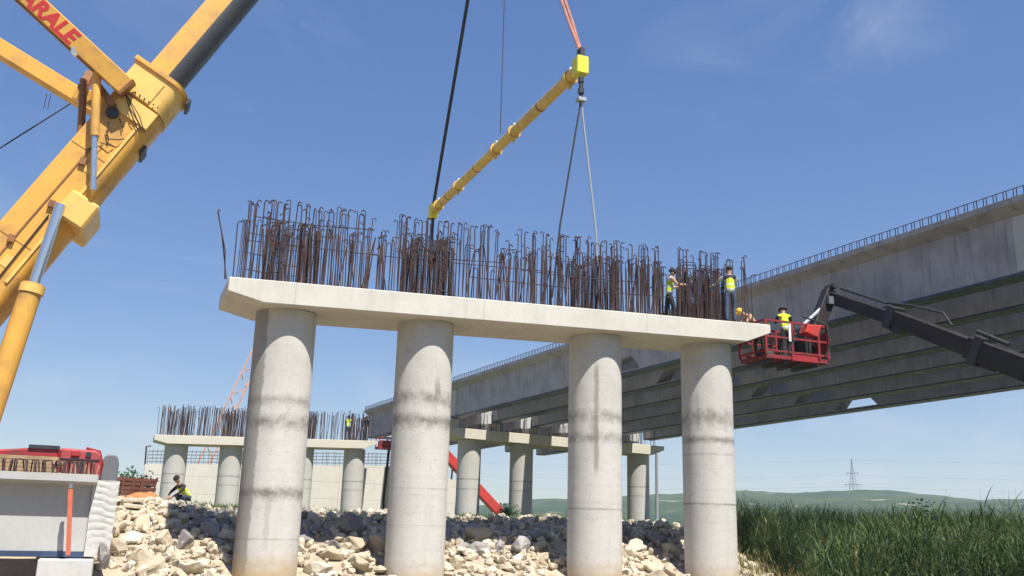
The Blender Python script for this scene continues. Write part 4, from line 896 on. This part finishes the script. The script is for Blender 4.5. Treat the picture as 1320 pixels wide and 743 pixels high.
MB().bb((18.3, -17, 1.52), (20.2, -12.4, 2.9)).build('turret', MT['boomblack'], bl_, bevel=.05)
for xq in (17.95, 20.3):
    for yq in (-16.8, -13.7): MB().tube([(xq, yq, .62), (xq + .4, yq, .62)], .6, 20).build('wheel', MT['rubber'], bl_, smooth=True)
wp = thing('work_platform', 'small red work platform with a white patch right of the rear left cap', 'work platform', (14.0, 43.2, 6.9))
MB().bb((13.3, 42.6, 6.95), (15.0, 43.8, 7.1)).build('floor', MT['red'], wp)
for x in (13.35, 14.2, 14.95):
    for y in (42.65, 43.75): MB().bb((x - .04, y - .04, 7.1), (x + .04, y + .04, 7.8)).build('post', MT['red'], wp)
for y in (42.65, 43.75): MB().bb((13.3, y - .04, 7.72), (15, y + .04, 7.8)).build('rail', MT['red'], wp)
MB().bb((13.45, 42.7, 7.1), (14.9, 43.6, 7.55)).build('tool_box', MT['red'], wp, bevel=.05)
MB().bb((14.2, 42.55, 7.35), (14.75, 42.6, 7.75)).build('white_panel', MT['white'], wp)
MB().tube([(14.2, 43.2, 6.95), (15.0, 47, 3.5), (15.5, 48.5, 2.0)], .1, 8).build('support_arm', MT['boomblack'], wp)

# inclined red boom behind the rear right pier, pole, far lattice crane
o = thing('red_conveyor', 'bright red inclined conveyor boom passing behind the first column of the rear right pier', 'conveyor', (23, 56, 1.5))
MB().beam((21.9, 56, 8.5), (28.3, 56, 2.65), .9, .75).build('trough', MT['brightred'], o, bevel=.03)
MB().beam((28.3, 56, 2.7), (28.6, 56, 1.3), .9, .9).build('foot', MT['red'], o)
MB().tube([(23.5, 56.4, 6.8), (23.5, 57.2, 1.7)], .08, 8).build('leg', MT['red'], o)
o = tag(MB().tube([(33.0, 37.6, 1.2), (33.05, 37.6, 7.3)], .11, 10).build('steel_pole', MT['pylon'], None), 'thin grey steel pole standing right of the rear right pier', 'pole')
lc = thing('lattice_crane', 'pale orange lattice crane boom far behind the rear left pier', 'crane', (3.5, 76, 1))
L0, L1 = Vector((3.3, 75.5, 5.2)), Vector((8.6, 75.5, 20.0)); dL = (L1 - L0).normalized(); aL = dL.cross(Vector((0, 1, 0))).normalized(); bL = Vector((0, 1, 0)); hw = .55
for sa in (-1, 1):
    for sb in (-1, 1): MB().tube([L0 + aL * sa * hw + bL * sb * hw, L1 + aL * sa * hw + bL * sb * hw], .07, 5).build('chord', MT['lattice'], lc)
n = 12; la = MB()
for k in range(n):
    p, q = L0.lerp(L1, k / n), L0.lerp(L1, (k + 1) / n); s = 1 if k % 2 else -1
    for sb in (-1, 1): la.tube([p + aL * s * hw + bL * sb * hw, q - aL * s * hw + bL * sb * hw], .045, 4)
    for sa in (-1, 1): la.tube([p + aL * sa * hw + bL * s * hw, q + aL * sa * hw - bL * s * hw], .045, 4)
la.build('lacing', MT['lattice'], lc)
MB().bb((1.2, 74, 1.6), (4.6, 77, 4.6)).build('cab', MT['lattice'], lc, bevel=.1)
MB().bb((.8, 73.6, .4), (5, 77.4, 1.58)).build('tracks', MT['darksteel'], lc)
MB().tube([L1, L1 + Vector((.3, 0, -9))], .03, 5).build('hoist_rope', MT['cable'], lc)

# power pylon on the hill, with lines
py = Vector((726.9, 797.5, 38.0)); pl = thing('power_pylon', 'grey lattice power pylon standing on the hill at right', 'pylon', py)
pm = MB(); H = 45.5
def leg(z): return max(.35, 4.2 * (1 - z / H) ** 1.1)
lv = [0, 7, 13, 18, 22.5, 27, 31, 35, 39, H]
for a, b2 in zip(lv, lv[1:]):
    for sx in (-1, 1):
        for sy in (-1, 1): pm.tube([(sx * leg(a), sy * leg(a), a), (sx * leg(b2), sy * leg(b2), b2)], .28, 4)
    for s in (-1, 1):
        pm.tube([(-leg(a), s * leg(a), a), (leg(b2), s * leg(b2), b2)], .16, 4); pm.tube([(leg(a), s * leg(a), a), (-leg(b2), s * leg(b2), b2)], .16, 4)
pm.build('tower', MT['pylon'], pl, world=False)
perp = Vector((.72, -.69, 0))
for zc, L in ((18.5, 8.5), (30.5, 6.2)):
    MB().beam(perp * -L + Vector((0, 0, zc)), perp * L + Vector((0, 0, zc)), .8, .9).build('crossarm', MT['pylon'], pl, world=False)
    for s in (-1, 1): MB().tube([perp * L * s * .95 + Vector((0, 0, zc)), perp * L * s * .95 + Vector((0, 0, zc - 2.0))], .3, 5).build('insulator', MT['pylon'], pl, world=False)
ln = thing('power_lines', 'thin power lines strung across the sky through the pylon', 'power line', py)
for zc, off in ((44.5, 0), (28, 6), (16, 8)):
    pts = []
    for k in range(25):
        f = k / 24 * 2 - 1; pts.append(perp * (f * 560) + Vector((0, 0, zc - 5 + 0 * f)) + perp.cross(Vector((0, 0, 1))) * off + Vector((0, 0, 5 * abs(2 * (abs(f)) - 1) ** 2)))
    MB().tube(pts, .11, 4).build('conductor', MT['pylon'], ln, world=False)

# ---------------------------------------------------------------- people
SKIN = m_plain('skin', (0.42, 0.24, 0.16), 0.6, 0.1, 12)
CL = {k: m_plain(k, c, 0.9, 0.25, 14) for k, c in dict(hivis_yellow=(0.62, 0.72, 0.04), reflective_grey=(0.62, 0.64, 0.60), navy_cloth=(0.035, 0.045, 0.075), black_cloth=(0.022, 0.022, 0.025), tan_cloth=(0.50, 0.30, 0.20), denim=(0.07, 0.10, 0.17), white_cloth=(0.62, 0.62, 0.60),
      dark_hair=(0.02, 0.016, 0.014), helmet_yellow=(0.72, 0.45, 0.04), helmet_orange=(.7, .25, .03), helmet_dark=(.06, .06, .065), boot_leather=(0.05, 0.035, 0.025), eye=(.02, .02, .02)).items()}
def skin_mesh(P, edges, root):
    names = list(P); me = bpy.data.meshes.new('tmp'); idx = {n: i for i, n in enumerate(names)}
    me.from_pydata([P[n][0] for n in names], [(idx[a], idx[b]) for a, b in edges], [])
    o = bpy.data.objects.new('tmp', me); C.objects.link(o)
    m = o.modifiers.new('s', 'SKIN'); m.branch_smoothing = .4; m.use_smooth_shade = True
    sk = me.skin_vertices[0].data
    for n in names: r_ = P[n][1]; sk[idx[n]].radius = r_ if isinstance(r_, tuple) else (r_, r_)
    sk[idx[root]].use_root = True
    sd = o.modifiers.new('d', 'SUBSURF'); sd.levels = 1; sd.render_levels = 1
    bpy.context.view_layer.update()
    res = bpy.data.meshes.new_from_object(o.evaluated_get(bpy.context.evaluated_depsgraph_get()))
    bpy.data.objects.remove(o); bpy.data.meshes.remove(me); return res
def segd(p, a, b):
    ab = b - a; t_ = max(0, min(1, (p - a).dot(ab) / max(1e-9, ab.length_squared))); return (p - a - ab * t_).length
def person(label, loc, rz, pose, top, sleeve, trousers, vest=True, helmet=None, hair=True, group=None, boots='boot_leather'):
    """pose gives joint positions in metres, facing -Y"""
    t = thing('person', label, 'person', loc, rz, group); V = {k: Vector(v) for k, v in pose.items()}
    P = {'pelvis': (V['pelvis'], (.15, .115)), 'waist': (V['pelvis'].lerp(V['chest'], .45), (.135, .10)), 'chest': (V['chest'], (.165, .115)), 'collar': (V['chest'].lerp(V['neck'], .6), (.12, .085)),
         'neck': (V['neck'], .056), 'jaw': (V['neck'].lerp(V['head'], .5), .066), 'head': (V['head'], (.083, .098)), 'crown': (V['head'] + (V['head'] - V['neck']).normalized() * .09, .062)}
    fwd = Vector(pose.get('look', (0, -1, 0))).normalized()
    P['nose'] = (V['head'] + fwd * .105 - (V['head'] - V['neck']).normalized() * .03, .016)
    E = [('pelvis', 'waist'), ('waist', 'chest'), ('chest', 'collar'), ('collar', 'neck'), ('neck', 'jaw'), ('jaw', 'head'), ('head', 'crown'), ('head', 'nose')]
    sdv_ = fwd.cross((V['head'] - V['neck']).normalized()).normalized()
    for s, sg in (('l', 1), ('r', -1)):
        P['ear' + s] = (V['head'] + sdv_ * .092 * (-sg) - (V['head'] - V['neck']).normalized() * .02, .014); E.append(('head', 'ear' + s))
        sh, el, wr = V['sh' + s], V['el' + s], V['wr' + s]; d = (wr - el).normalized()
        P['sh' + s] = (sh, .066); P['el' + s] = (el, .046); P['wr' + s] = (wr, .031); P['palm' + s] = (wr + d * .07, (.042, .022))
        E += [('collar', 'sh' + s), ('sh' + s, 'el' + s), ('el' + s, 'wr' + s), ('wr' + s, 'palm' + s)]
        a = d.orthogonal().normalized(); b_ = d.cross(a)
        for k, ln_ in enumerate((.062, .072, .068, .052)):
            base = wr + d * .095 + a * (.027 - .018 * k); m1 = base + d * ln_ * .55 + b_ * .008; m2 = m1 + (d * .7 + b_ * .7) * ln_ * .5
            for q, pt in (('a', base), ('b', m1), ('c', m2)): P['f%s%d%s' % (s, k, q)] = (pt, .0095)
            E += [('palm' + s, 'f%s%da' % (s, k)), ('f%s%da' % (s, k), 'f%s%db' % (s, k)), ('f%s%db' % (s, k), 'f%s%dc' % (s, k))]
        P['t' + s] = (wr + d * .055 + a * .05, .011); P['u' + s] = (wr + d * .09 + a * .062 + b_ * .02, .0095); E += [('palm' + s, 't' + s), ('t' + s, 'u' + s)]
        hp, kn, an, to_ = V['hip' + s], V['kn' + s], V['an' + s], V['to' + s]
        P['hip' + s] = (hp, .092); P['th' + s] = (hp.lerp(kn, .5), .082); P['kn' + s] = (kn, .060); P['cf' + s] = (kn.lerp(an, .4), .058); P['an' + s] = (an, .043); P['to' + s] = (to_, (.045, .032))
        E += [('pelvis', 'hip' + s), ('hip' + s, 'th' + s), ('th' + s, 'kn' + s), ('kn' + s, 'cf' + s), ('cf' + s, 'an' + s), ('an' + s, 'to' + s)]
    me = skin_mesh(P, E, 'pelvis')
    mats = [SKIN, CL[top], CL[sleeve], CL[trousers], CL[boots]]
    for m in mats: me.materials.append(m)
    bones = [(0, V['neck'], V['head']), (0, V['head'], P['crown'][0]), (1, V['pelvis'] + (V['chest'] - V['pelvis']) * .12, V['chest']), (1, V['chest'], P['collar'][0])]
    for s in 'lr':
        bones += [(1, P['collar'][0], V['sh' + s]), (2, V['sh' + s], V['el' + s]), (2, V['el' + s], V['el' + s].lerp(V['wr' + s], .8)), (0, V['wr' + s], P['palm' + s][0] + (V['wr' + s] - V['el' + s]).normalized() * .1),
                  (3, V['pelvis'], V['hip' + s]), (3, V['hip' + s], V['kn' + s]), (3, V['kn' + s], V['an' + s].lerp(V['kn' + s], .15)), (4, V['an' + s], V['to' + s])]
    for p in me.polygons:
        c = p.center; p.material_index = min(bones, key=lambda b: segd(c, b[1], b[2]))[0]; p.use_smooth = True
    link('body', me, t)
    if vest:
        up_ = (V['chest'] - V['pelvis']).normalized()
        Q = {'a': (V['pelvis'] - up_ * .06, (.168, .135)), 'b': (V['pelvis'].lerp(V['chest'], .45), (.16, .128)), 'c': (V['chest'], (.19, .14)), 'd': (P['collar'][0], (.13, .10)), 'l': (P['collar'][0].lerp(V['shl'], .8), .082), 'r': (P['collar'][0].lerp(V['shr'], .8), .082)}
        vm = skin_mesh(Q, [('a', 'b'), ('b', 'c'), ('c', 'd'), ('d', 'l'), ('d', 'r')], 'a'); vm.materials.append(CL['hivis_yellow']); vm.materials.append(CL['reflective_grey'])
        for p in vm.polygons: p.use_smooth = True
        bm = bmesh.new(); bm.from_mesh(vm); bmesh.ops.subdivide_edges(bm, edges=bm.edges, cuts=2, use_grid_fill=True); bm.to_mesh(vm); bm.free()
        L_ = (V['chest'] - V['pelvis']).length
        for p in vm.polygons:
            h_ = (p.center - V['pelvis']).dot(up_) / L_; p.material_index = 1 if (.10 < h_ < .24 or .50 < h_ < .64) else 0
        link('vest', vm, t)
    hu = (V['head'] - V['neck']).normalized(); hc = V['head'] + hu * .045
    rot = hu.to_track_quat('Z', 'Y').to_matrix()
    def dome(r_, sx, brim):
        m = MB(); n1_, n2_ = 6, 16
        vs = [hc + rot @ Vector((r_ * sx * math.cos(2 * math.pi * k / n2_) * math.cos(a), r_ * math.sin(2 * math.pi * k / n2_) * math.cos(a), r_ * math.sin(a))) for a in [math.pi / 2 * j / n1_ - .12 for j in range(n1_)] for k in range(n2_)] + [hc + rot @ Vector((0, 0, r_))]
        fs_ = [(j * n2_ + k, j * n2_ + (k + 1) % n2_, (j + 1) * n2_ + (k + 1) % n2_, (j + 1) * n2_ + k) for j in range(n1_ - 1) for k in range(n2_)] + [((n1_ - 1) * n2_ + k, (n1_ - 1) * n2_ + (k + 1) % n2_, n1_ * n2_) for k in range(n2_)] + [tuple(range(n2_))[::-1]]
        m.add(vs, fs_)
        if brim: m.tube([hc + rot @ Vector((r_ * 1.04 * math.cos(a), r_ * 1.04 * math.sin(a), -.012)) for a in np.linspace(0, 6.283, 17)], .016, 6); m.box(hc + fwd * r_ * 1.12, (.12, .07, .015), rot)
        return m
    if helmet: dome(.122, .95, True).build('hard_hat', CL[helmet], t, world=False, smooth=True)
    elif hair: dome(.112, .92, False).build('hair', CL['dark_hair'], t, world=False, smooth=True)
    for sg in (-1, 1):
        c = V['head'] + fwd * .092 + sdv_ * .033 * sg + hu * .004; MB().tube([c - sdv_ * .006, c + sdv_ * .006], .008, 8).build('eye', CL['eye'], t, world=False)
    return t
def stand(arms='fwd', bend=0.0, step=.1, squat=0.0):
    p = dict(pelvis=(0, .0, .93), chest=(0, -.02 - bend * .3, 1.32), neck=(0, -.03 - bend * .5, 1.50), head=(0, -.05 - bend * .7, 1.635 - bend * .05),
             shl=(-.19, -.02 - bend * .35, 1.42), shr=(.19, -.02 - bend * .35, 1.42), hipl=(-.095, 0, .90), hipr=(.095, 0, .90), knl=(-.11, -.04 - step, .49), knr=(.11, .0 + step * .4, .49),
             anl=(-.12, -step, .085), anr=(.12, step, .085), tol=(-.135, -.17 - step, .035), tor=(.14, -.17 + step, .035), look=(0, -1, -.1))
    if arms == 'fwd': p.update(ell=(-.25, -.2, 1.2), elr=(.24, -.22, 1.22), wrl=(-.16, -.44, 1.24), wrr=(.15, -.46, 1.28))
    elif arms == 'right': p.update(ell=(-.16, -.26, 1.18), elr=(.38, -.18, 1.24), wrl=(.10, -.36, 1.16), wrr=(.58, -.28, 1.16))
    else: p.update(ell=(-.27, .03, 1.14), elr=(.27, .03, 1.14), wrl=(-.26, -.08, .9), wrr=(.26, -.08, .9))
    return p
def crouch():
    return dict(pelvis=(0, .18, .40), chest=(0, -.12, .70), neck=(0, -.25, .84), head=(0, -.33, .96), shl=(-.19, -.15, .78), shr=(.19, -.15, .78), hipl=(-.1, .16, .38), hipr=(.1, .16, .38), knl=(-.16, -.22, .48), knr=(.17, -.18, .44),
                anl=(-.14, .05, .085), anr=(.15, .08, .085), tol=(-.15, -.12, .035), tor=(.17, -.09, .035), ell=(-.26, -.36, .56), elr=(.27, -.36, .55), wrl=(-.12, -.52, .42), wrr=(.13, -.52, .42), look=(0, -.9, -.45))
def shift(p, scale=1.0):
    return {k: (tuple(c * scale for c in v) if k != 'look' else v) for k, v in p.items()}
person('worker in a yellow vest on the cap facing right, arms reaching into the rebar', (11.25, .05, ctop(11.25)), R(75), stand('fwd', .1), 'white_cloth', 'tan_cloth', 'black_cloth', True, None, True)
person('worker in a banded yellow vest and blue trousers at the right end of the cap', (12.77, -.93, ctop(12.77)), R(150), stand('right', .05, .06), 'navy_cloth', 'white_cloth', 'denim', True, None, True)
person('crouching worker in a yellow helmet and tan shirt bending at the tip of the cap', (14.55, .1, 6.985), R(-100), shift({**stand('fwd', .75, .08), 'head': (0, -.62, 1.44), 'neck': (0, -.5, 1.38), 'chest': (0, -.3, 1.24), 'shl': (-.19, -.36, 1.32), 'shr': (.19, -.36, 1.32), 'ell': (-.25, -.55, 1.08), 'elr': (.25, -.55, 1.08), 'wrl': (-.12, -.75, .98), 'wrr': (.12, -.75, .98), 'look': (0, -.9, -.5)}, 1.0), 'tan_cloth', 'tan_cloth', 'black_cloth', False, 'helmet_yellow')
person('worker in a yellow vest and dark helmet standing in the red basket', (15.35, -.15, 6.985), R(160), stand('fwd', .2, .05), 'hivis_yellow', 'black_cloth', 'black_cloth', True, 'helmet_dark')
person('distant worker in a yellow vest and dark trousers standing on the rear left cap', (11.1, 43.1, 7.10 + .0291 * 11.3), R(160), stand('fwd', .05), 'hivis_yellow', 'navy_cloth', 'navy_cloth', True, None)
person('distant worker in dark clothes at the right end of the rear left cap', (12.35, 43.1, 7.10 + .0291 * 12.6), R(30), stand('down', .1), 'black_cloth', 'black_cloth', 'black_cloth', False, 'helmet_dark')
person('worker in a yellow vest crouching on top of the rock heap', (-1.45, 9.0, gz(-1.45, 9.0) + .02), R(-60), crouch(), 'black_cloth', 'black_cloth', 'navy_cloth', True, None)

# ---------------------------------------------------------------- haze
hm = bpy.data.materials.new('haze_air'); hm.use_nodes = True; hn = hm.node_tree; hn.nodes.clear()
ho = hn.nodes.new('ShaderNodeOutputMaterial'); hp = hn.nodes.new('ShaderNodeVolumePrincipled'); hp.inputs['Color'].default_value = (0.86, 0.92, 1.0, 1); hp.inputs['Density'].default_value = 0.0003; hp.inputs['Anisotropy'].default_value = 0.2
hn.links.new(hp.outputs[0], ho.inputs['Volume'])
o = MB().bb((-1600, -1600, -3), (1600, 1600, 105)).build('haze', hm); tag(o, 'thin summer haze in the air over the whole site', 'haze', None, 'stuff')

# ---------------------------------------------------------------- pieces of a part go one level deeper
def nest(root, part, names):
    p = [c for c in root.children if c.name.split('.')[0] == part][0]
    for c in list(root.children):
        if c.name.split('.')[0] in names and c is not p: c.parent = p
nest(spn, 'tube', ('flange', 'lug', 'weld_band')); nest(cr, 'mast', ('lettering', 'mast_sheave', 'mast_cable_tray', 'mast_end_shade_plate')); nest(cr, 'collar', ('collar_ring', 'collar_panel', 'bolt')); nest(cr, 'outer_boom', ('weld_seam', 'edge_rib', 'plate', 'fitting', 'lug', 'hose_rail'))
for r_ in [o for o in C.objects if o.name.startswith('bridge_girder')]: nest(r_, 'top_flange', ('stirrup', 'edge_bar'))
nest(rm, 'engine_hood', ('grille_slot', 'trim_strip', 'hatch', 'round_opening')); nest(pb, 'top_flange', ('stirrup',)); nest(pb, 'lashing_post', ('lashing_head',))
